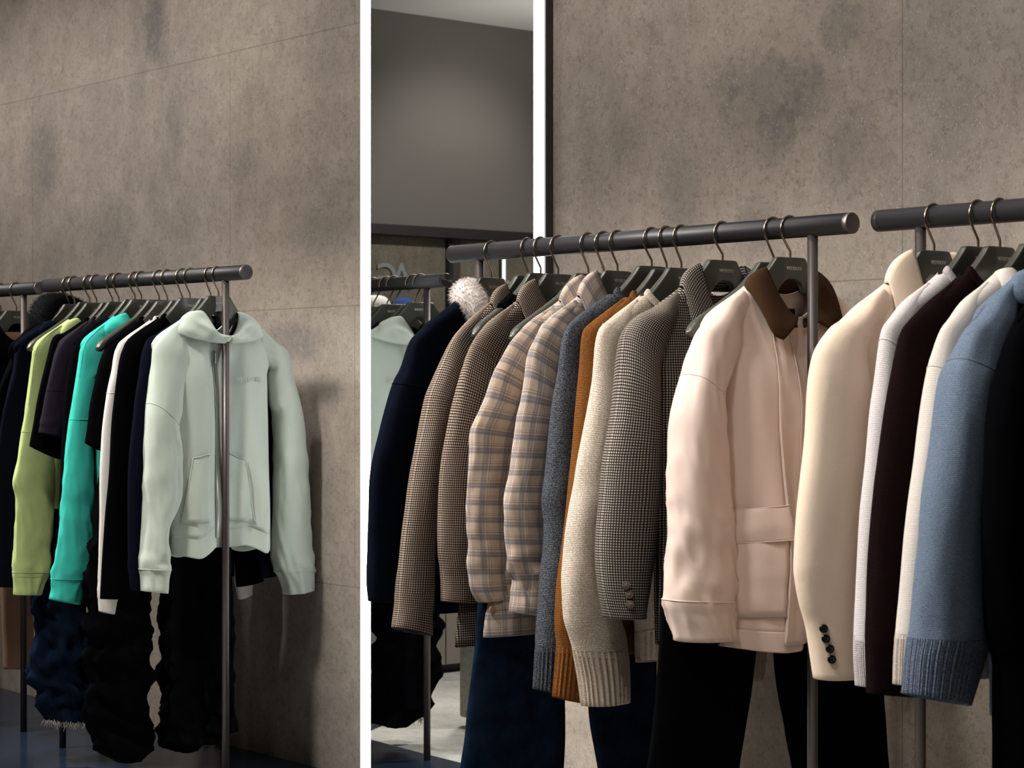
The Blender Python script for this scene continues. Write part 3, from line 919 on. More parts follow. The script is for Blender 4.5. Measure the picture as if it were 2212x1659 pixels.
# shelf with two hats
XH = -7.3
h0 = hit_mirror_x(812, 684, XH); h1 = hit_mirror_x(871, 684, XH)
def hat(q, r, col, name, label, kind):
    o = empty(name, Matrix.Translation((q.x, q.y, q.z)), label, kind)
    n = 28; prof = [(1.0, 0), (1.03, .25), (1.0, .55), (.85, .9), (.6, 1.12), (.3, 1.22), (.05, 1.24)]
    rings = [[Vector((r * a * math.cos(2 * PI * k / n) * (1 + .015 * math.sin(9 * 2 * PI * k / n)), r * a * math.sin(2 * PI * k / n), r * b * .85 + .028)) for k in range(n)] for a, b in prof]
    link('crown', rings_mesh('crown', rings, True, True, True), col, o)
    rings = [[Vector((r * a * math.cos(2 * PI * k / n), r * a * math.sin(2 * PI * k / n), b)) for k in range(n)] for a, b in ((.98, 0), (1.07, .004), (1.08, .02), (1.06, .034), (1.0, .036))]
    link('brim_band', rings_mesh('brim_band', rings, True), col, o)
M['white_felt'] = m_cloth('white_felt', (.72, .70, .66)); M['blue_wool'] = m_cloth('blue_wool', (.06, .10, .30))
SHZ = h0.z - .002
hat(Vector((XH, h0.y, SHZ)), .064, M['white_felt'], 'white_hat', 'white knitted hat seen in the mirror behind the reflected hangers', 'hat')
hat(Vector((XH, h1.y, SHZ)), .058, M['blue_wool'], 'blue_hat', 'blue knitted beanie seen in the mirror behind the reflected post', 'hat')
o = link('wall_shelf', box_mesh('wall_shelf', XP - .0, XH + .12, h1.y - .13, h0.y + .2, SHZ - .02, SHZ, .002), M['dark_trim'])
tag(o, 'dark metal shelf under the two knitted hats in the mirror', 'shelf')
# glossy dark platform under the racks; its outward bulge stands in for floor shade
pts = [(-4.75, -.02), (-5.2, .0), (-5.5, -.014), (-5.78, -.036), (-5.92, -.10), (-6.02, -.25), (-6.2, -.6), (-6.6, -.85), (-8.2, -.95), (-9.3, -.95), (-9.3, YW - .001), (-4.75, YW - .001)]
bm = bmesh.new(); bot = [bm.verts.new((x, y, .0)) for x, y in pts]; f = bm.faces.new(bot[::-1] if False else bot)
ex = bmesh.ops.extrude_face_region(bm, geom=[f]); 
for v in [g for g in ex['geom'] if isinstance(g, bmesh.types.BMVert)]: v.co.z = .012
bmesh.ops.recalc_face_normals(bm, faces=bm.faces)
me = bpy.data.meshes.new('platform_and_shade'); bm.to_mesh(me); bm.free()
o = link('platform_and_shade', me, M['platform']); tag(o, 'glossy dark blue floor panel under the left racks, widened in place of floor shade', 'floor panel')
# ------------------------------------------------------------------ racks
def rail_pt(px, py):
    d = ray(px, py); return CAM + d * ((ZR - CAM.z) / d.z)
ly = lambda x: 617.6 - .078 * (x - 101)
R1 = make_rack('clothes_rack', rail_pt(980, ly(980)), rail_pt(1838, ly(1838)), 'black clothes rack in the centre carrying check and plaid jackets')
R2a = rail_pt(1900, ly(1900)); R2d = R1.d
R2 = make_rack('clothes_rack', R2a, R2a + R2d * 1.3, 'black clothes rack at the right edge carrying the cream coat and knitwear')
L1 = make_rack('clothes_rack', rail_pt(101, 617.6), rail_pt(531, 588), 'black clothes rack on the left carrying the sage, teal and lime hoodies', floor_z=0)
L0b = rail_pt(84, 622.5)
L0 = make_rack('clothes_rack', L0b - L1.d * 1.15, L0b, 'black clothes rack at the far left edge, cut off by the frame')

sage = m_cloth('sage_fleece', (.46, .52, .455), var=.10, blotch=.06)
lime = m_cloth('lime_fleece', (.46, .56, .235), var=.10, blotch=.05)
teal = m_cloth('teal_fleece', (.045, .50, .42), var=.10, blotch=.06)
navy = m_cloth('navy_fleece', (.0035, .0042, .0105), var=.3, spec=.03)
black = m_cloth('black_jersey', (.0016, .0016, .0022), var=.3, spec=.02)
black2 = m_cloth('black_twill', (.0018, .0019, .0028), var=.3, spec=.02)
plum = m_cloth('plum_jersey', (.020, .016, .025), var=.3, spec=.05)
white = m_cloth('white_jersey', (.66, .63, .60), var=.08)
tan = m_cloth('tan_jersey', (.38, .235, .155), var=.15)
M['denim'] = m_denim('dark_denim', (.0016, .0032, .009), (.010, .021, .046))
M['blackdenim'] = m_denim('black_denim', (.0012, .0012, .0016), (.003, .003, .0042))
M['zip'] = m_plain('zip_metal', (.35, .34, .32), .35, 1.0)
M['thread'] = m_plain('frayed_thread', (.55, .50, .44), .9)

YAWS = {2: .1, 36: .1, -16: .1, 148: .24, 161: .22, 194: .17, 209: .19, 243: .21, 257: .22, 292: .22, 306: .25, 344: .18, 362: .20, 394: .19, 411: .20, 456: .20, 473: .15,
        1062: .18, 1140: .24, 1168: .23, 1206: .12, 1271: .09, 1304: .03, 1334: .11, 1408: .09, 1440: .12, 1472: .11, 1561: .06, 2113: .05, 2160: .08, 2238: .07, 2292: .04}
def hang(rack, px, top, label, yaw=0.0, clips=False):
    fr = Frame(rack, px, top, YAWS.get(px, yaw))
    make_hanger(fr, label, clips)
    return fr
def zat(fr, py, px=None): return fr.loc(px or fr.px, py, 0).z

# --- far-left rack
f = hang(L0, 2, 671, 'olive hanger at the very left edge, behind the one with the black jacket')
g = garment('black_camisole', 'black top at the far left edge behind the black jacket', 'top', f, black, dict(zh=-.62, T=.018, wm=.2, wh=.2, nw=.11), None)
f = hang(L0, 36, 671, 'olive hanger holding the black jacket with tan lining')
g = garment('black_jacket', 'black jacket with a tan inside on the end of the far-left rack', 'jacket', f, black2,
            dict(zh=zat(f, 1240), T=.03, wm=.2, wh=.21, nw=.10, drop=.16), [(-96, -46, 770), (-112, -36, 870), (-118, -40, 1000), (-116, -46, 1150), (-114, -50, 1262)], d=.03, seed=60)
shirt_collar(g, fallw=.05, h=.035, T=.02)
lin = link('lining', patch('lining', g.T, [(.075, -.075), (-.075, -.075), (-.012, -.20), (.012, -.20)], off=-.012), tan, g.root, 'tan lining showing in the neck')
f = hang(L0, -16, 672, 'olive hanger off the left edge carrying the tan trousers', clips=True)

def legs(f, name, label, mat, near, far, d=.03, b0=0.0, seed=1, cat='trousers', group=None, waist=-.19, ww=.17, sl=None, fray=None, amin=-.33, top=-.24, cuff=None, loops=False):
    root = empty(name, f.mw, label, cat, group)
    out = []
    L, R = stations(f, near, 0)
    if far == 'mirror': L2, R2 = mirror_pts(R, amin), mirror_pts(L, amin)
    else: L2, R2 = stations(f, far, 0) if far else (None, None)
    for side, (l, r) in enumerate(((L, R), (L2, R2))):
        if l is None: continue
        s = 1 if side == 0 else -1
        l = [Vector((ww if side == 0 else .01, 0, top))] + l; r = [Vector((-.01 if side == 0 else -ww, 0, top))] + r
        S = Sleeve(l, r, d, b0, seed + side * 17, n=90, top_d=.6, shoulder=False, **(sl or {}))
        o = link('leg', S.mesh('leg', 0, 1.0, m=60, cap=True), mat, root)
        out.append((S, o))
    rings = []
    for z, w, dd in ((waist, ww - .012, .012), (waist - .02, ww - .01, .013), (waist - .045, ww - .004, .016), (top - .02, ww, .019)):
        rings.append([Vector((w * math.cos(2 * PI * k / 48), dd * math.sin(2 * PI * k / 48) + sweep(.15) * .7 + b0, z)) for k in range(48)])
    o = link('waistband', rings_mesh('waistband', rings), mat, root); solid(o, .003)
    if loops:
        for q in (-1, 1): link('hanging_loop', tube_mesh('hanging_loop', [(q * ww * .8, 0, waist + .002), (q * ww * .5, 0, -.19)], .0015, 6), mat, root)
    if fray:
        S, o = out[0]
        rnd = random.Random(seed); tips = []
        ring = S.ring(S.n - 1, 60)
        verts = []; faces = []
        for _ in range(fray[0]):
            k = rnd.randrange(60); p = ring[k] + Vector((0, 0, rnd.uniform(0, .006)))
            pts = [p]
            for j in range(4):
                pts.append(pts[-1] + Vector((rnd.gauss(0, .004), rnd.gauss(0, .003), -rnd.uniform(.002, fray[1]))))
            me = tube_mesh('t', pts, .0006, 4)
            b = len(verts); verts += [v.co.copy() for v in me.vertices]; faces += [tuple(b + i for i in q.vertices) for q in me.polygons]; bpy.data.meshes.remove(me)
        me = mesh_from('frayed_hem', verts, faces)
        link('frayed_hem', me, fray[2], o, fray[3])
    return root
legs(f, 'tan_trousers', 'tan trousers hanging behind the left post of the far-left rack', tan,
     [(-110, -20, 900), (-112, -24, 1300), (-114, -26, 1470)], [(-8, 80, 900), (8, 76, 1290), (12, 74, 1445)], d=.022, b0=.0, seed=3)

# --- left rack
f = hang(L1, 148, 661, 'olive hanger hidden behind the black fur hood')
g = garment('fur_hood_coat', 'black coat with a fluffy black fur hood at the far end of the left rack', 'coat', f, black2,
            dict(zh=-.80, T=.02, wm=.2, wh=.2, nw=.09), [(40, 80, 770), (10, 78, 850), (-8, 70, 960), (-14, 62, 1100), (-10, 60, 1215)], d=.02, b0=-.012, seed=12)
M['blackfur'] = m_plain('black_fur', (.0022, .0026, .004), .8, 0, .1)
p = [(.07, .0, -.10), (.085, -.02, -.05), (.07, -.03, -.012), (.02, -.035, .0), (-.03, -.035, -.004), (-.07, -.03, -.014), (-.10, -.02, -.03), (-.12, .0, -.06)]
fo = link('fur_hood', fur_mesh('fur_hood', p, lambda t: .050 - .022 * t, 12000, .017, 4, .00035, .25, .35), M['blackfur'], g.root, 'fluffy black fur hood')

f = hang(L1, 161, 657.5, 'olive hanger of the navy hoodie near the far end of the left rack')
g = garment('navy_hoodie', 'navy hoodie left of the lime hoodie', 'hoodie', f, navy, dict(zh=-.68, T=.018, wm=.2, wh=.19, nw=.1), 
            [(44, 742, 92, 800), (36, 90, 800), (25, 88, 845), (14, 84, 900), (4, 82, 980), (-3, 76, 1080), (-4, 66, 1180), (2, 58, 1243), (8, 50, 1268)], d=.02, cuff=.93, seed=13, hem=.93, seam=3)
hood(g, nin=.086, zin=-.06, nout=.16, zout=-.104, bul=.012, back=-.14, wr=.006, T=.016, bb=.02)
f = hang(L1, 194, 653, 'bare-armed olive hanger poking out left of the lime hood', clips=True)
dj = f
f = hang(L1, 209, 655, 'olive hanger of the lime hoodie')
g = garment('lime_hoodie', 'lime green hoodie on the left rack', 'hoodie', f, lime, dict(zh=-.66, T=.017, wm=.19, wh=.18, nw=.1),
            [(80, 752, 140, 806), (76, 772, 136, 838), (72, 126, 806), (63, 118, 878), (54, 120, 935), (44, 126, 1000), (35, 128, 1044), (41, 124, 1077), (39, 121, 1128), (38, 118, 1178), (37, 114, 1238), (39, 105, 1258), (39, 96, 1285)],
            d=.021, b0=.004, cuff=.925, seed=14, hem=.92, cuff_push=-.0005, seam=4, cuff_seam=True, sl=dict(crumple=.18, folds=[(.45, .1, .1, 18)]))
hood(g, nin=.082, zin=-.052, nout=.158, zout=-.112, bul=.016, back=-.15, wr=.010, T=.018, bb=.02, seed=3)
S, so = g.sleeves[0]
link('seam', seam_tube('seam', [S.ring(int(S.n * q), 40, 1.0, .0004)[2] for q in (.0, .06, .12, .2, .3)], .0009), lime, so)
f = hang(L1, 243, 654, 'olive hanger of the black T-shirt behind the plum one')
g = garment('black_tshirt', 'black T-shirt between the lime hoodie and the plum T-shirt', 't-shirt', f, black, dict(zh=-.70, T=.014, wm=.2, wh=.2, nw=.115),
            [(124, 728, 172, 790), (112, 168, 770), (102, 165, 810), (90, 160, 870), (80, 150, 935), (76, 962, 140, 992)], d=.019, seed=15)
crew(g, nw=.115, T=.013)
f = hang(L1, 257, 652, 'olive hanger of the plum T-shirt')
g = garment('plum_tshirt', 'dark plum short-sleeved T-shirt beside the teal hoodie', 't-shirt', f, plum, dict(zh=-.70, T=.015, wm=.2, wh=.2, nw=.115),
            [(138, 738, 192, 788), (126, 185, 765), (118, 170, 800), (109, 160, 845), (101, 152, 890), (94, 934, 141, 944)], d=.019, b0=.003, cuff=.93, seed=16, seam=3)
crew(g, nw=.115, T=.014)
f = hang(L1, 292, 647, 'olive hanger of the black sweatshirt behind the teal hoodie')
g = garment('black_sweatshirt', 'black long-sleeved sweatshirt just left of the teal hoodie', 'sweatshirt', f, black2, dict(zh=-.68, T=.017, wm=.2, wh=.2, nw=.11),
            [(172, 738, 215, 790), (160, 210, 780), (152, 205, 840), (146, 200, 930), (140, 196, 1060), (135, 190, 1180), (138, 186, 1245), (142, 182, 1272)], d=.02, seed=17, cuff=.94)
hood(g, nin=.09, zin=-.062, nout=.15, zout=-.1, bul=.012, back=-.14, wr=.006, T=.015, bb=.02)
f = hang(L1, 306, 646.6, 'olive hanger of the teal hoodie')
g = garment('teal_hoodie', 'bright teal hoodie on the left rack', 'hoodie', f, teal, dict(zh=-.68, T=.018, wm=.19, wh=.19, nw=.1),
            [(183, 748, 240, 808), (178, 776, 232, 852), (174, 222, 812), (169, 216, 850), (161, 207, 903), (154, 206, 955), (150, 209, 1000), (146, 210, 1040), (142, 210, 1090), (136, 209, 1153), (128, 206, 1215), (122, 202, 1256), (123, 190, 1272), (119, 1294, 181, 1306)],
            d=.023, b0=.004, cuff=.925, seed=18, hem=.92, seam=4, cuff_seam=True, sl=dict(crumple=.22, folds=[(.7, .12, .14, 20)], cuffwr=1.0))
hood(g, nin=.074, zin=-.046, nout=.165, zout=-.118, bul=.02, back=-.16, wr=.014, T=.019, bb=.022, seed=8)
S, so = g.sleeves[0]
link('seam', seam_tube('seam', [S.ring(int(S.n * q), 40, 1.0, .0004)[2] for q in (.0, .06, .12, .2)], .0009), teal, so)
f = hang(L1, 344, 647.6, 'bare-armed olive hanger poking out right of the teal hood', clips=True)
bj = f
f = hang(L1, 362, 650.6, 'olive hanger of the black T-shirt beside the white sleeve')
g = garment('black_tshirt', 'black short-sleeved T-shirt between the teal hoodie and the white long-sleeve', 't-shirt', f, black, dict(zh=-.70, T=.015, wm=.2, wh=.2, nw=.115),
            [(236, 752, 292, 806), (224, 285, 785), (216, 276, 822), (206, 266, 872), (199, 258, 930), (196, 954, 238, 976)], d=.019, seed=19)
crew(g, nw=.115, T=.013)
f = hang(L1, 394, 649, 'olive hanger of the white long-sleeved top')
g = garment('white_longsleeve', 'white long-sleeved top between dark garments on the left rack', 'top', f, white, dict(zh=zat(f, 1262), T=.016, wm=.2, wh=.2, nw=.115),
            [(262, 742, 318, 800), (254, 310, 768), (250, 300, 800), (240, 290, 848), (232, 282, 920), (229, 278, 970), (226, 274, 1040), (225, 270, 1120), (224, 266, 1210), (223, 262, 1285), (223, 1298, 259, 1302), (225, 1320, 254, 1327)], d=.018, b0=.003, cuff=.955, seed=20, seam=3)
crew(g, nw=.115, T=.014)
f = hang(L1, 411, 644, 'olive hanger of the black long-sleeved top')
g = garment('black_longsleeve', 'black long-sleeved top just right of the white one', 'top', f, black, dict(zh=zat(f, 1255), T=.016, wm=.2, wh=.2, nw=.115),
            [(282, 738, 340, 800), (270, 330, 772), (264, 322, 810), (258, 314, 860), (252, 308, 940), (248, 304, 1020), (242, 300, 1090), (234, 298, 1200), (230, 296, 1260), (229, 294, 1294)], d=.019, seed=21)
crew(g, nw=.115, T=.014)
f = hang(L1, 456, 645, 'olive hanger of the navy hoodie behind the sage one', clips=True)
pj = f
g = garment('navy_hoodie', 'dark navy hoodie directly behind the sage zip hoodie', 'hoodie', f, navy, dict(zh=-.66, T=.015, wm=.2, wh=.2, nw=.1),
            [(326, 734, 380, 800), (316, 372, 768), (311, 362, 810), (303, 356, 860), (296, 350, 930), (290, 346, 1010), (288, 342, 1110), (289, 338, 1200), (292, 334, 1255), (296, 328, 1276)], d=.018, b0=.0, seed=22, cuff=.93)
hood(g, nin=.084, zin=-.05, nout=.165, zout=-.11, bul=.014, back=-.15, wr=.008, T=.014, bb=.02, seed=5)

# --- stacked jeans
sw = dict(folds=[(.45, .08, .34, 17), (.62, .08, .34, 19), (.8, .10, .36, 21), (.93, .07, .34, 26)], wr=1.1, stack=.8)
legs(dj, 'stacked_jeans', 'dark blue stacked jeans with a frayed pale hem, below the lime and teal cuffs', M['denim'],
     [(78, 190, 1180), (76, 188, 1286), (70, 184, 1316), (84, 188, 1354), (83, 192, 1392), (70, 183, 1430), (70, 190, 1468), (90, 195, 1491), (81, 1522, 188, 1530), (90, 1534, 187, 1545), (110, 1556, 177, 1562)], 'mirror', d=.036, seed=5, cat='jeans', group='stacked jeans on the left rack', sl=sw, fray=(70, .010, M['thread'], 'pale frayed threads'), amin=-.26)
legs(bj, 'stacked_jeans', 'black stacked jeans in the middle, hanging lowest on the left rack', M['blackdenim'],
     [(200, 325, 1200), (196, 326, 1316), (195, 330, 1367), (207, 328, 1395), (188, 327, 1425), (203, 335, 1455), (199, 322, 1500), (197, 326, 1540), (214, 332, 1588), (216, 330, 1618), (242, 1636, 318, 1628), (262, 1648, 300, 1642)], 'mirror', d=.04, seed=6, cat='jeans', group='stacked jeans on the left rack', sl=sw, amin=-.26)
pj2 = Frame(L1, 456, 645, -1.0)
legs(pj2, 'stacked_jeans', 'black stacked jeans with a ragged hem below the sage hoodie', M['blackdenim'],
     [(352, 478, 1180), (348, 478, 1288), (358, 474, 1316), (358, 478, 1382), (366, 481, 1417), (375, 478, 1463), (373, 482, 1526), (370, 484, 1565), (392, 1592, 482, 1592), (394, 1606, 480, 1606)], [(440, 500, 1250), (444, 502, 1480), (446, 509, 1580)], d=.03, seed=7, cat='jeans', group='stacked jeans on the left rack', sl=sw, fray=(40, .008, M['blackdenim'], 'ragged black threads'), ww=.055, waist=-.46, top=-.51, loops=True)

# --- sage zip hoodie
f = hang(L1, 473, 639.5, 'olive hanger of the sage zip hoodie at the near end of the left rack')
near = [(336, 745, 404, 800), (332, 792, 392, 862), (328, 840, 386, 898), (324, 872, 380, 925), (321, 912, 386, 960), (318, 388, 1000), (316, 391, 1045), (316, 389, 1075), (316, 378, 1100), (316, 362, 1130), (315, 357, 1160), (313, 360, 1200), (312, 361, 1232), (314, 1246, 358, 1256), (314, 1276, 356, 1281)]
far_ = [(586, 818, 620, 757), (591, 872, 629, 806), (598, 890, 643, 862), (600, 915, 653, 910), (601, 662, 1000), (600, 667, 1100), (597, 671, 1180), (602, 675, 1225), (617, 1256, 675, 1243), (624, 1284, 673, 1273)]
tz = zat(f, 1188)
zhem = lambda sv: tz - .012 * math.cos(sv * 9) * (1 - .4 * abs(sv)) - .012 * abs(sv) + .02 * math.exp(-(sv / .25) ** 2)
g = garment('sage_hoodie', 'pale sage green zip hoodie facing out at the end of the left rack', 'hoodie', f, sage,
            dict(ws=.235, wm=.202, wh=.192, skew=-.018, zh=zhem, T=.055, nw=.095, drop=.085, dropb=.10, amp=1.5, t0=.018, dent=.80, dentw=.080), near, d=.045, b0=.014, seed=23, cuff=.925, cuff_push=.0005, hem=.915, hem_in=-.001, seam=3,
            far=far_, cuff_seam=True, sl=dict(crumple=.22, folds=[(.5, .1, .10, 16)], cuffwr=1.2), far_amin=-.36)
T = g.T
hood(g, nin=.074, zin=-.047, nout=.178, zout=-.114, bul=.013, back=-.19, wr=.020, T=.034, bb=.03, seed=2, front=-.130, vout=-.142, up=.014)
# zip, pocket, seams and chest lettering
def loc2(px, py): p = f.loc(px, py, .06); return (p.x, p.z)
zc = loc2(484, 900)[0]
o = link('zipper', patch('zipper', T, [(zc + .006, -.165), (zc - .006, -.165), (zc - .006, tz + .04), (zc + .006, tz + .04)], n=4, m=60, off=.004), m_cloth('zip_tape', (.36, .40, .335)), g.root); solid(o, .002)
zp = link('zip_teeth', patch('zip_teeth', T, [(zc + .0016, -.165), (zc - .0016, -.165), (zc - .0016, tz + .06), (zc + .0016, tz + .06)], n=2, m=60, off=.0065), M['zip'], o)
pl = T.front_b(zc, -.172, .008)
link('zip_pull', box_mesh('zip_pull', pl.x - .004, pl.x + .004, pl.y, pl.y + .003, pl.z - .03, pl.z, .001), M['zip'], o)
PL = [loc2(429, 990), loc2(463, 981), loc2(463, 1128), loc2(412, 1132), loc2(400, 1090)]
PR = [loc2(509, 978), loc2(540, 994), loc2(562, 1085), loc2(556, 1128), loc2(506, 1124)]
for quad, sd in (([PL[0], PL[1], (PL[1][0], PL[2][1]), PL[3]], 1), ([PR[0], PR[1], PR[3], (PR[0][0], PR[4][1])], 2)):
    o = link('pocket', patch('pocket', T, quad, off=.006, bulge=.004, seed=sd), sage, g.root); solid(o, .003)
    a, b = quad[0], quad[1]
    e = [T.front_b(lerp(a[0], b[0], k / 8), lerp(a[1], b[1], k / 8), .008) for k in range(9)]
    link('seam', seam_tube('seam', e, .0013), sage, o)
    s0, s1 = (quad[0], quad[3]) if sd == 1 else (quad[1], quad[2])
    e = [T.front_b(lerp(s0[0], s1[0], k / 8), lerp(s0[1], s1[1], k / 8), .008) for k in range(9)]
    link('seam', seam_tube('seam', e, .0013), sage, o)
lg = link('chest_lettering', logo_mesh('chest_lettering', .022, .0003, 'chest'), m_plain('tonal_print', (.40, .45, .385), .8), g.root, 'tonal embossed lettering')
cp = loc2(549, 820); bp = T.front_b(cp[0], cp[1], .0022); bq = T.front_b(cp[0] - .02, cp[1], .0022)
lg.location = bp; lg.rotation_euler = (0, 0, math.atan2(bp.y - bq.y, .02)); lg.scale = (1.15, 1, .9)
# ------------------------------------------------------------------ centre rack
check = m_check('puppytooth', (.56, .43, .32), (.012, .012, .018), (.075, .056, .048), p=.0054)
check2 = m_check('puppytooth_blazer', (.50, .42, .34), (.008, .009, .014), (.055, .048, .045), p=.0056)
plaid = m_plaid('brushed_plaid', (.53, .42, .34), (.125, .13, .16), (.12, .075, .065))
greyknit = m_knit('grey_knit', (.016, .019, .027), (.155, .165, .185), fleck=.8)
greyrib = m_knit('grey_rib', (.014, .017, .024), (.12, .13, .15), pw=.012, rib=True, fleck=.8, bump=1.0)
rustknit = m_knit('rust_knit', (.135, .048, .011), (.25, .104, .030), fleck=.7)
rustrib = m_knit('rust_rib', (.15, .053, .012), (.26, .108, .032), pw=.012, rib=True, fleck=.7, bump=1.0)
creamknit = m_knit('oat_knit', (.46, .365, .285), (.80, .72, .63), fleck=.95)
creamrib = m_knit('oat_rib', (.52, .42, .335), (.72, .63, .54), pw=.013, rib=True, fleck=.7, bump=1.0)
navywool = m_cloth('navy_wool', (.0028, .0045, .0105), var=.3, spec=.04)
pink = m_cloth('pink_cotton', (.62, .49, .43), var=.06, weave=1500, bump=.15, rough=.62, spec=.3)
M['cord'] = m_cloth('brown_velvet', (.038, .0165, .0065), var=.3, weave=1200, bump=.3)
cream = m_cloth('cream_wool', (.74, .60, .475), var=.14, weave=500, bump=.22, blotch=.05)
M['lightfur'] = m_plain('white_fleece_fur', (.66, .60, .57), .9, 0, .1)
M['bluedenim'] = m_denim('blue_denim', (.0018, .0034, .008), (.009, .022, .046))
M['blackwool'] = m_cloth('black_wool', (.0014, .0014, .002), var=.3, spec=.02)
M['btn'] = m_plain('black_button', (.006, .006, .007), .25)
M['seam_check'] = m_cloth('seam_check', (.10, .08, .065)); M['seam_plaid'] = m_cloth('seam_plaid', (.36, .28, .22))
M['btn_check'] = m_cloth('check_button', (.11, .09, .075), var=1.6, weave=260)
M['btn_plaid'] = m_cloth('plaid_button', (.30, .215, .16), var=.6, weave=200)
wk = dict(cuffwr=1.0)

f = hang(R1, 1062, 600, 'olive hanger of the navy coat with white fur')
g = garment('navy_coat', 'long navy coat with a white fluffy collar at the left end of the centre rack', 'coat', f, navywool,
            dict(zh=zat(f, 1312), T=.03, ws=.24, wm=.2, wh=.2, nw=.1), [(918, 714, 985, 790), (900, 738, 980, 820), (884, 792, 972, 832), (868, 826, 968, 850), (851, 960, 884), (836, 950, 940), (825, 940, 988), (818, 930, 1040), (813, 924, 1140), (812, 920, 1240), (818, 916, 1300)], d=.034, seed=31, seam=3)
p = [(.0, .045, -.20), (.035, .05, -.165), (.070, .042, -.115), (.086, .018, -.07), (.074, -.018, -.045), (.0, -.035, -.040), (-.07, -.02, -.045), (-.08, .01, -.07), (-.072, .034, -.11), (-.04, .045, -.16)]
link('fur_collar', fur_mesh('fur_collar', p, lambda t: .034 + .003 * math.sin(t * 20), 17000, .013, 5, .00045, .15, .3), M['lightfur'], g.root, 'fluffy white fur collar')

f = hang(R1, 1140, 595.6, 'olive hanger of the first check jacket')
g = garment('check_jacket', 'brown and black check jacket nearest the navy coat, the left one of two', 'jacket', f, check,
            dict(zh=zat(f, 1345), T=.028, ws=.24, wm=.19, wh=.19, nw=.1), [(1010, 708, 1070, 770), (996, 728, 1050, 792), (985, 752, 1028, 806), (972, 785, 1008, 826), (960, 815, 1000, 845), (947, 852, 984, 868), (938, 896, 977, 900), (931, 972, 932), (916, 963, 1010), (899, 954, 1130), (887, 948, 1240), (881, 1312, 944, 1318), (874, 1357, 945, 1374)], d=.033, b0=.0, seed=32, seam_mat=M['seam_check'], cuff=.905, seam=5, cuff_push=.0006, group=None, sl=dict(cuffwr=.35))
shirt_collar(g, nw=.1, h=.032, fallw=.055)
f = hang(R1, 1168, 590, 'bare-ended olive hanger between the two check jackets')
g = garment('black_camisole', 'black top hidden between the two check jackets', 'top', f, M['blackwool'], dict(ws=.15, wm=.14, wh=.15, zh=zat(f, 1300), T=.008, nw=.1), None)
f = hang(R1, 1206, 592, 'olive hanger of the second check jacket')
g = garment('check_jacket', 'brown and black check jacket beside the plaid shirts, the right one of two', 'jacket', f, check,
            dict(zh=zat(f, 1372), hemL=(992, 1372), T=.03, ws=.24, wm=.20, nw=.1), [(1046, 718, 1120, 780), (1030, 742, 1110, 812), (1018, 770, 1104, 846), (1006, 816, 1098, 880), (997, 856, 1094, 900), (990, 888, 1088, 920), (981, 940, 1080, 952), (974, 1072, 985), (968, 1064, 1040), (964, 1058, 1110), (963, 1052, 1180), (971, 1246, 1050, 1243), (972, 1300, 1048, 1306)], d=.034, b0=.004, seed=33, seam=1, seam_mat=M['seam_check'], cuff=.90, cuff_push=.0008, sl=dict(cuffwr=.5))
shirt_collar(g, nw=.092, h=.036, fallw=.06)
f = hang(R1, 1271, 591, 'bare-ended olive hanger left of the plaid shirts', clips=True)
legs(f, 'blue_jeans', 'dark blue flared jeans hanging below the plaid shirts', M['bluedenim'],
     [(1066, 1232, 1150), (1049, 1230, 1306), (1043, 1229, 1372), (1031, 1228, 1480), (1018, 1225, 1594), (1008, 1224, 1664), (998, 1222, 1760)], [(1276, 1440, 1150), (1276, 1432, 1306), (1280, 1424, 1400), (1284, 1418, 1529), (1304, 1404, 1659), (1320, 1400, 1760)], d=.03, seed=34, cat='jeans', amin=-.36, top=-.30)
f = hang(R1, 1304, 591, 'olive hanger of the left plaid shirt')
pl_kw = dict(crumple=.2, folds=[(.86, .09, .30, 24), (.6, .15, .10, 12)], cuffwr=1.6)
g = garment('plaid_shirt', 'beige and grey plaid shirt jacket with a buttoned hem, the left one of two', 'shirt', f, plaid,
            dict(zh=zat(f, 1352), hemL=(1054, 1345), T=.024, ws=.24, wm=.21, nw=.088), [(1128, 722, 1190, 790), (1110, 748, 1180, 812), (1094, 779, 1166, 830), (1082, 800, 1160, 852), (1074, 820, 1156, 868), (1062, 860, 1150, 892), (1049, 888, 1146, 910), (1031, 930, 1138, 945), (1030, 1130, 985), (1025, 1120, 1050), (1023, 1116, 1105), (1024, 1116, 1150), (1029, 1118, 1208), (1031, 1268, 1122, 1262), (1048, 1302, 1118, 1292)], d=.026, b0=.002, seed=35, seam=3, seam_mat=M['seam_plaid'], hem=.93, hem_in=.001, sl=pl_kw)
shirt_collar(g, nw=.088, h=.042, fallw=.062, lean=.02)
bb = f.loc(1084, 1320, .03); tb = g.T.front_b(bb.x, bb.z, .004)
b = link('button', button_mesh(.0095, .005), M['btn_plaid'], g.root, 'cloth-covered button'); b.location = (bb.x, tb.y, bb.z)
f = hang(R1, 1334, 585, 'olive hanger of the right plaid shirt')
g = garment('plaid_shirt', 'beige and grey plaid shirt jacket beside the grey sweater, the right one of two', 'shirt', f, plaid,
            dict(zh=zat(f, 1340), T=.03, ws=.24, wm=.2, wh=.2, nw=.088), [(1178, 712, 1240, 775), (1164, 738, 1236, 800), (1156, 758, 1234, 830), (1151, 780, 1232, 850), (1147, 815, 1230, 872), (1138, 867, 1226, 890), (1129, 910, 1222, 920), (1122, 960, 1217, 966), (1116, 1212, 1008), (1103, 1206, 1073), (1103, 1204, 1130), (1108, 1202, 1180), (1114, 1200, 1215), (1122, 1256, 1192, 1248), (1116, 1322, 1188, 1332)], d=.03, b0=.008, seed=36, cuff=.885, seam=2, seam_mat=M['seam_plaid'], cuff_push=.001, sl=pl_kw)
shirt_collar(g, nw=.083, h=.040, fallw=.062, lean=.012)
f = hang(R1, 1408, 575, 'olive hanger of the grey sweater')
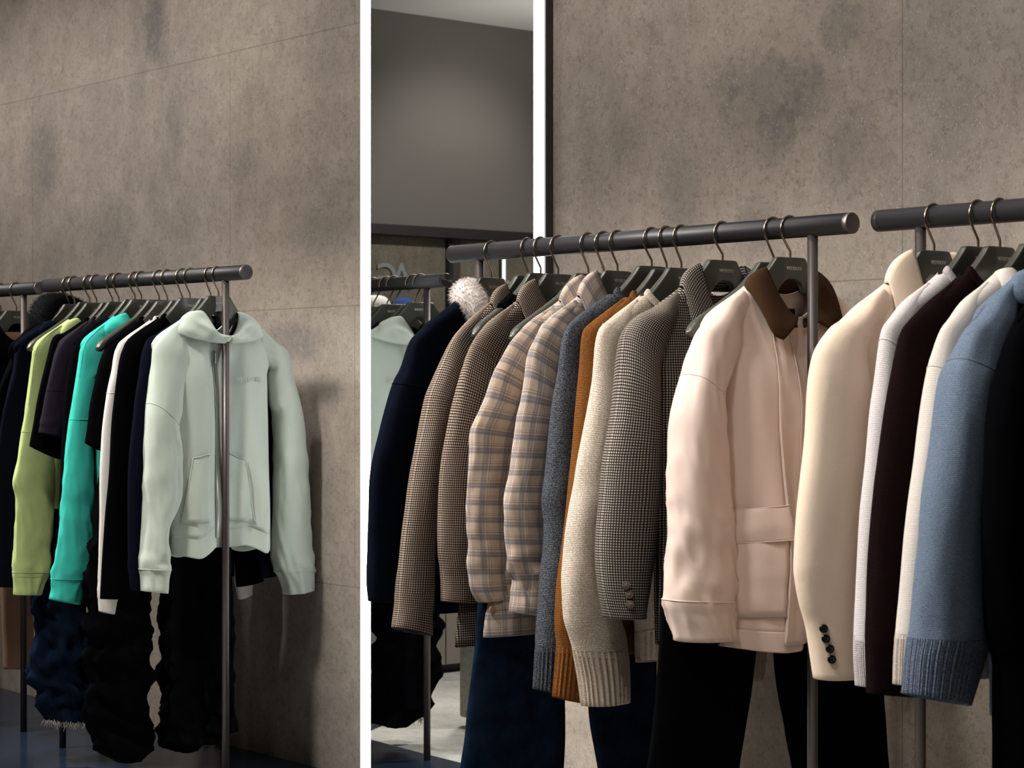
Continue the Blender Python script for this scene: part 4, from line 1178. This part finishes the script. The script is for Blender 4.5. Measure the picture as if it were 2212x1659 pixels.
g = garment('grey_sweater', 'charcoal blue marled knit sweater left of the rust one', 'sweater', f, greyknit,
            dict(zh=zat(f, 1400), T=.032, ws=.235, wm=.2, wh=.2, nw=.118), [(1246, 697, 1300, 770), (1236, 716, 1298, 790), (1229, 742, 1296, 815), (1225, 778, 1294, 850), (1221, 816, 1292, 880), (1213, 867, 1288, 905), (1206, 1280, 950), (1200, 1272, 1018), (1193, 1262, 1075), (1197, 1255, 1130), (1196, 1248, 1180), (1191, 1242, 1235), (1187, 1240, 1293), (1182, 1240, 1360), (1180, 1240, 1420), (1176, 1490, 1236, 1503)], d=.032, b0=.0, seed=37, cuff=.90, cuff_mat=greyrib, ribs=(22, 0.0016), sl=dict(cuffwr=.3, folds=[(.5, .08, .12, 14)]), hem=.93, hem_mat=greyrib, seam=None)
crew(g, greyknit, nw=.118, T=.022, h=.024)
f = hang(R1, 1440, 581.5, 'olive hanger of the rust sweater')
g = garment('rust_sweater', 'rust brown knit sweater between the charcoal and oatmeal ones', 'sweater', f, rustknit,
            dict(zh=zat(f, 1400), T=.02, ws=.235, wm=.2, wh=.2, nw=.118), [(1286, 701, 1336, 770), (1276, 714, 1334, 790), (1272, 742, 1332, 815), (1270, 780, 1330, 850), (1266, 830, 1326, 890), (1260, 900, 1318, 920), (1254, 1310, 985), (1248, 1300, 1060), (1243, 1290, 1120), (1234, 1282, 1195), (1225, 1280, 1260), (1221, 1280, 1342), (1225, 1284, 1407), (1217, 1507, 1276, 1521)], d=.026, b0=.0, seed=38, cuff=.885, cuff_mat=rustrib, ribs=(20, 0.0016), sl=dict(cuffwr=.3), hem=.93, hem_mat=rustrib, seam=None)
crew(g, rustknit, nw=.118, T=.018, h=.024)
f = hang(R1, 1472, 579, 'olive hanger of the oatmeal sweater')
g = garment('oatmeal_sweater', 'oatmeal cream knit sweater with a long ribbed cuff', 'sweater', f, creamknit,
            dict(zh=zat(f, 1418), T=.03, ws=.235, wm=.19, wh=.175, nw=.116, skew=-.03), [(1314, 700, 1372, 775), (1305, 714, 1372, 800), (1299, 742, 1372, 830), (1296, 780, 1372, 860), (1294, 815, 1370, 890), (1288, 860, 1366, 910), (1276, 930, 1356, 950), (1264, 1344, 1000), (1257, 1332, 1055), (1250, 1318, 1098), (1244, 1302, 1150), (1241, 1296, 1195), (1235, 1318, 1265), (1238, 1350, 1342), (1253, 1360, 1391), (1268, 1362, 1460), (1276, 1526, 1361, 1516)], d=.034, b0=.004, seed=39, cuff=.885, cuff_mat=creamrib, ribs=(26, 0.0018), sl=dict(cuffwr=.2, folds=[(.55, .1, .1, 12)]), hem=.92, hem_mat=creamrib, seam=False, cuff_push=.0004)
crew(g, creamknit, nw=.116, T=.024, h=.022)
f = hang(R1, 1561, 562, 'olive hanger of the check blazer')
g = garment('check_blazer', 'black and cream check blazer with cloth buttons beside the pink jacket', 'blazer', f, check2,
            dict(zh=zat(f, 1376), T=.045, ws=.24, wm=.205, wh=.2, nw=.088, drop=.2), [(1392, 678, 1448, 720), (1372, 696, 1436, 752), (1358, 722, 1428, 786), (1353, 756, 1422, 816), (1349, 806, 1420, 850), (1341, 880, 1424, 900), (1332, 935, 1427, 945), (1321, 1428, 1000), (1313, 1424, 1090), (1308, 1416, 1180), (1312, 1404, 1250), (1320, 1394, 1300), (1330, 1336, 1388, 1334)], d=.046, b0=.008, seed=40, sl=dict(wr=.6))
shirt_collar(g, nw=.086, h=.034, fallw=.055, tip=.08, tipz=-.10, front=.11, T=.026)
S, so = g.sleeves[0]
for (bx, by) in ((1333, 1262), (1338, 1282), (1341, 1303)):
    bp = f.loc(bx, by, 0)
    i = min(range(S.n), key=lambda k: abs((S.L[k].z + S.R[k].z) / 2 - bp.z))
    rg = S.ring(i, 56); q = min(rg[:28], key=lambda v: abs(v.x - (bp.x + .000)))
    b = link('button', button_mesh(.0088, .007), M['btn_check'], so, 'cloth-covered button'); b.location = (q.x, q.y + .0005, bp.z); b.rotation_euler = (0, 0, -.75)
# chest and hip welts
o = link('pocket_flap', patch('pocket_flap', g.T, [(.10, -.50), (-.02, -.49), (-.022, -.535), (.10, -.545)], off=.004), check2, g.root); solid(o, .003)
f = hang(R1, 1671, 567, 'bare-ended olive hanger left of the pink jacket', clips=True)
legs(f, 'black_trousers', 'wide black trousers hanging below the pink jacket', M['blackwool'],
     [(1452, 1655, 1200), (1443, 1644, 1377), (1436, 1633, 1477), (1424, 1622, 1570), (1412, 1609, 1659), (1402, 1598, 1760)], [(1682, 1912, 1250), (1687, 1915, 1394), (1700, 1919, 1504), (1714, 1925, 1580), (1728, 1931, 1659), (1742, 1936, 1760)], d=.03, seed=41, cat='trousers', amin=-.36, top=-.30)

# --- pink jacket
f = hang(R1, 1707, 556, 'olive hanger of the pink jacket')
near = [(1528, 700, 1592, 752), (1516, 718, 1580, 790), (1508, 745, 1570, 818), (1500, 775, 1560, 838), (1494, 804, 1552, 858), (1481, 848, 1557, 890), (1469, 903, 1562, 935), (1463, 975, 1566, 980), (1460, 1570, 1063), (1461, 1574, 1110), (1459, 1578, 1183), (1456, 1580, 1250), (1454, 1582, 1300), (1460, 1331, 1581, 1322), (1474, 1385, 1584, 1378)]
tz = zat(f, 1385)
zhem = lambda sv: tz - .012 * math.sin(sv * 3 + .5)
g = garment('pink_jacket', 'pale pink jacket with a brown collar at the right end of the centre rack', 'jacket', f, pink,
            dict(ws=.24, wm=.195, wh=.195, zh=zhem, T=.058, nw=.088, drop=.085, amp=2.0), near, d=.052, b0=.012, seed=42, cuff=.905, seam=4, cuff_push=.0010, cuff_seam=True, sl=dict(cuffwr=.7, crumple=.30, folds=[(.8, .12, .12, 16), (.45, .2, .06, 8)]), hem=.955, hem_in=.001)
T = g.T
nk = dict(aw=.074, bf=.034, bb=.03, zs=-.024, zf=-.130, zb=-.030)
lf = dict(aw=.128, bf=.060, bb=.045, zs=-.074, zf=-.178, zb=-.09, tip=.066)
add_cowl(g, 'collar', nk, lf, M['cord'], bul=(0, .014), tmax=.955, up=.004, label='brown velvet collar')
bs = dict(aw=.088, bf=.030, bb=.026, zs=-.055, zf=-.150, zb=-.075)
add_cowl(g, 'collar_stand', dict(nk, aw=.072, bf=.03, bb=.026, zb=-.045, zs=-.04), bs, M['cord'], bul=(0, -.002), tmax=.97, th=.003)
link('neck_label', box_mesh('neck_label', -.028, .03, -.014, -.012, -.150, -.108), black, g.root, 'black label inside the neck')
def loc2(px, py): p = f.loc(px, py, .06); return (p.x, p.z)
ca = loc2(1690, 900)[0]
o = link('placket', patch('placket', T, [(ca, -.150), (ca - .062, -.150), (ca - .062, tz + .004), (ca + .004, tz + .004)], n=10, m=60, off=.006, seed=3), pink, g.root); solid(o, .004)
e = [T.front_b(ca + .003, lerp(-.15, tz + .01, k / 20), .011) for k in range(21)]
link('seam', seam_tube('seam', e, .0013), pink, o)
e = [T.front_b(ca - .052, lerp(-.15, tz + .01, k / 20), .011) for k in range(21)]
link('seam', seam_tube('seam', e, .0009), pink, o)
PK = [loc2(1573, 1112), loc2(1686, 1092), loc2(1686, 1330), loc2(1600, 1340)]
o = link('pocket', patch('pocket', T, [PK[0], PK[1], PK[2], PK[3]], off=.007, bulge=.012, seed=5, wr=.004), pink, g.root); solid(o, .004)
e = [loc2(1571, 1112), loc2(1687, 1090), loc2(1696, 1163), loc2(1586, 1181)]
fl = link('pocket_flap', patch('pocket_flap', T, e, n=20, m=16, off=.017, bulge=.007, seed=7, wr=.003), pink, o); solid(fl, .004)
for a_, b_ in ((0, 1), (3, 2)):
    s_ = [T.front_b(lerp(e[a_][0], e[b_][0], k / 10), lerp(e[a_][1], e[b_][1], k / 10), .0195) for k in range(11)]
    link('seam', seam_tube('seam', s_, .0013), pink, fl)
# ------------------------------------------------------------------ right rack
whiteknit = m_knit('white_knit', (.62, .57, .57), (.78, .74, .74), pw=.004, ph=.0032, fleck=.5, bump=.45)
whiterib = m_knit('white_rib', (.60, .54, .54), (.75, .70, .70), pw=.0055, rib=True, fleck=.5, bump=.8)
ivory = m_knit('ivory_knit', (.66, .60, .55), (.80, .75, .70), pw=.004, ph=.0032, fleck=.5, bump=.4)
ivoryrib = m_knit('ivory_rib', (.60, .52, .46), (.72, .65, .58), pw=.0055, rib=True, fleck=.5, bump=.8)
wine = m_knit('wine_knit', (.006, .0017, .0021), (.015, .0045, .005), pw=.004, ph=.0032, fleck=.5, bump=.45)
bluek = m_knit('blue_knit', (.085, .12, .185), (.29, .36, .45), pw=.0045, ph=.0034, fuzz=800, fleck=.8, bump=.5)
bluerib = m_knit('blue_rib', (.085, .115, .175), (.26, .31, .39), pw=.006, rib=True, fleck=.7, bump=.9)

f = hang(R2, 2018, 541.5, 'olive hanger of the cream coat')
near = [(1830, 690, 1880, 722), (1812, 702, 1872, 742), (1797, 720, 1868, 764), (1783, 740, 1872, 800), (1773, 762, 1878, 840), (1766, 800, 1882, 880), (1761, 850, 1886, 915), (1756, 930, 1890, 955), (1749, 1891, 1000), (1742, 1888, 1060), (1736, 1885, 1120), (1731, 1880, 1218), (1735, 1878, 1262), (1743, 1877, 1305), (1757, 1354, 1876, 1352), (1769, 1420, 1876, 1412), (1777, 1468, 1877, 1456)]
g = garment('cream_coat', 'cream wool blazer coat at the left end of the right rack', 'coat', f, cream,
            dict(zh=-.80, T=.036, ws=.242, wm=.21, wh=.21, nw=.092, drop=.2), near, d=.042, b0=.012, seed=51, sl=dict(wr=.5))
shirt_collar(g, nw=.09, h=.048, fallw=.06, lean=.026, tip=.08, tipz=-.12, front=.12, T=.03, bul=.012)
S, so = g.sleeves[0]
for (bx, by) in ((1763, 1356), (1767, 1378), (1772, 1399), (1775, 1422)):
    bp = f.loc(bx + 4, by, 0)
    i = min(range(S.n), key=lambda k: abs((S.L[k].z + S.R[k].z) / 2 - bp.z))
    rg = S.ring(i, 56); q = min(rg[:28], key=lambda v: abs(v.x - bp.x))
    b = link('button', button_mesh(.0085, .005), M['btn'], so, 'black button'); b.location = (q.x, q.y + .0005, bp.z); b.rotation_euler = (0, 0, -.75)
f = hang(R2, 2113, 533, 'olive hanger of the white sweater beside the cream coat')
g = garment('white_sweater', 'white fine-knit sweater between the cream coat and the burgundy sweater', 'sweater', f, whiteknit,
            dict(zh=-.80, T=.03, ws=.235, wm=.2, wh=.2, nw=.10), [(1944, 685, 2000, 745), (1930, 704, 1995, 775), (1924, 730, 1990, 800), (1919, 775, 1985, 830), (1914, 825, 1978, 855), (1906, 890, 1966, 905), (1897, 1000, 1955, 1005), (1887, 1945, 1100), (1880, 1938, 1235), (1875, 1930, 1396), (1880, 1484, 1926, 1487)], d=.026, b0=.0, seed=52, seam=2, cuff=.885, cuff_mat=whiterib, ribs=(44, 0.0007), hem=.93, hem_mat=whiterib, sl=dict(wr=.5, cuffwr=.2))
crew(g, whiterib, nw=.10, T=.022, h=.026)
f = hang(R2, 2160, 533, 'olive hanger of the burgundy sweater')
g = garment('burgundy_sweater', 'deep burgundy fine-knit sweater between the two white sweaters', 'sweater', f, wine,
            dict(zh=-.80, T=.03, ws=.235, wm=.2, wh=.2, nw=.10), [(2000, 675, 2062, 745), (1984, 692, 2060, 775), (1970, 714, 2056, 800), (1962, 752, 2050, 830), (1955, 800, 2044, 855), (1940, 890, 2036, 905), (1925, 1000, 2030, 1005), (1914, 2020, 1100), (1907, 2012, 1235), (1902, 2005, 1396), (1904, 1500, 2000, 1506)], d=.034, b0=.0, seed=53, cuff=.9, hem=.93, sl=dict(wr=.6, cuffwr=.3))
crew(g, nw=.10, T=.024, h=.026)
f = hang(R2, 2238, 528, 'olive hanger of the ivory roll-collar sweater')
g = garment('ivory_sweater', 'ivory sweater with a rolled collar behind the blue sweater', 'sweater', f, ivory,
            dict(zh=-.80, T=.03, ws=.24, wm=.2, wh=.2, nw=.10), [(2074, 686, 2130, 745), (2060, 704, 2128, 775), (2050, 728, 2122, 800), (2042, 756, 2116, 830), (2034, 790, 2110, 855), (2020, 890, 2100, 905), (2006, 1000, 2090, 1005), (1993, 2080, 1100), (1981, 2070, 1235), (1968, 2060, 1396), (1965, 1481, 2050, 1486)], d=.032, b0=.0, seed=54, seam=4, cuff=.89, cuff_mat=ivoryrib, ribs=(44, 0.0007), hem=.93, hem_mat=ivoryrib, sl=dict(wr=.5, cuffwr=.2))
A = dict(aw=.078, bf=.03, bb=.03, zs=-.050, zf=-.10, zb=-.05); B = dict(aw=.122, bf=.045, bb=.045, zs=-.092, zf=-.15, zb=-.10)
add_cowl(g, 'collar', A, B, ivory, bul=(0, .014), up=.012, th=.006, label='rolled knit collar')
f = hang(R2, 2292, 526, 'olive hanger of the blue hooded sweater, cut off by the right edge')
g = garment('blue_sweater', 'light blue marled hooded sweater at the right edge', 'sweater', f, bluek,
            dict(zh=-.86, T=.05, ws=.24, wm=.2, wh=.2, nw=.10), [(2120, 690, 2190, 740), (2106, 702, 2186, 770), (2096, 718, 2182, 800), (2086, 742, 2176, 820), (2076, 770, 2166, 835), (2064, 800, 2150, 850), (2050, 880, 2140, 900), (2036, 980, 2136, 985), (2018, 2134, 1100), (2008, 2140, 1201), (2000, 2142, 1290), (1994, 2132, 1370), (1986, 1418, 2118, 1432), (1981, 1500, 2090, 1523)], d=.05, b0=.012, seed=55, seam=4, cuff=.875, cuff_mat=bluerib, ribs=(52, 0.0008), cuff_push=.0006, sl=dict(wr=.8, cuffwr=.3))
hood(g, bluek, nin=.074, zin=-.045, nout=.165, zout=-.112, bul=.022, back=-.19, wr=.01, T=.03, seed=5)
f = hang(R2, 2395, 522, 'olive hanger of the black coat beyond the right edge')
g = garment('black_coat', 'black coat at the right edge of the picture', 'coat', f, M['blackwool'],
            dict(zh=-.95, T=.05, ws=.24, wm=.22, wh=.235, nw=.1), [(2214, 700, 2280, 760), (2196, 740, 2280, 830), (2182, 800, 2280, 880), (2166, 900, 2280, 930), (2156, 2276, 1050), (2152, 2270, 1150), (2160, 2266, 1300), (2172, 2264, 1400), (2184, 2264, 1450), (2184, 2262, 1659), (2184, 2262, 1760)], d=.045, seed=56)
shirt_collar(g, nw=.09, h=.04, fallw=.06)
# ------------------------------------------------------------------ light
def spot(name, loc, target, power, size=70, blend=.6, rad=.06, col=(1, .95, .885)):
    l = bpy.data.lights.new(name, 'SPOT'); l.energy = power; l.spot_size = math.radians(size); l.spot_blend = blend; l.shadow_soft_size = rad; l.color = col
    o = bpy.data.objects.new(name, l); C.objects.link(o)
    o.location = loc; d = Vector(target) - Vector(loc); o.rotation_euler = d.to_track_quat('-Z', 'Y').to_euler()
    return o
# lamps of the ceiling track in front of the racks: (x, x of the aimed point, power)
for x, y, xt, zt_, p in ((-7.3, -1.45, -6.6, .55, 150), (-6.7, -1.45, -5.75, .5, 290), (-4.85, -1.45, -5.15, .5, 255), (-5.1, -1.45, -4.1, .5, 215), (-4.5, -1.6, -3.6, .5, 225),
                       (-3.75, -2.0, -2.8, .55, 245), (-3.0, -2.0, -2.2, .5, 172), (-2.1, -2.0, -2.7, .5, 70)):
    spot('ceiling_spot', (x, y, CEIL - .05), (xt, .0, zt_), p * 1.18, 60, .8, .13)
for x, p in ((-8.2, 20), (-7.3, 24), (-6.4, 22), (-5.6, 20), (-4.2, 17), (-3.3, 17), (-2.4, 15)):
    spot('wall_washer', (x, -.62, CEIL - .06), (x, YW, 1.9), p * 2.25, 100, 1.0, .05)
# lamps on the far side of the shop, plus one added uplight, for the mirror view
spot('ceiling_spot', (-6.0, -1.7, CEIL - .06), (-7.62, -1.75, 1.75), 85, 62, .8, .06)
spot('ceiling_spot', (-5.7, -2.3, CEIL - .05), (-6.5, -2.2, 0), 330, 80, .8, .08, (1, .96, .92))
spot('added_uplight', (-6.7, -1.9, 2.1), (-7.2, -1.9, CEIL), 22, 110, 1.0, .1)  # unseen lamp without a fixture, added to brighten the reflected ceiling
w = bpy.data.worlds.new('world'); bpy.context.scene.world = w; w.use_nodes = True
w.node_tree.nodes['Background'].inputs[0].default_value = (.5, .5, .55, 1); w.node_tree.nodes['Background'].inputs[1].default_value = .0

# ------------------------------------------------------------------ camera
cd = bpy.data.cameras.new('camera'); cam = bpy.data.objects.new('camera', cd); C.objects.link(cam)
cd.sensor_fit = 'HORIZONTAL'; cd.sensor_width = 36.0; cd.lens = F * 36.0 / 2212.0
cam.location = CAM; cam.rotation_euler = (PI / 2, 0, ALPHA)
cd.clip_start = .05; cd.clip_end = 60
cd.dof.use_dof = True; cd.dof.focus_distance = 5.2; cd.dof.aperture_fstop = 11.0
s = bpy.context.scene; s.camera = cam
s.view_settings.view_transform = 'Standard'; s.view_settings.look = 'None'; s.view_settings.exposure = 0.0; s.view_settings.gamma = 1.0
s.view_settings.use_curve_mapping = False
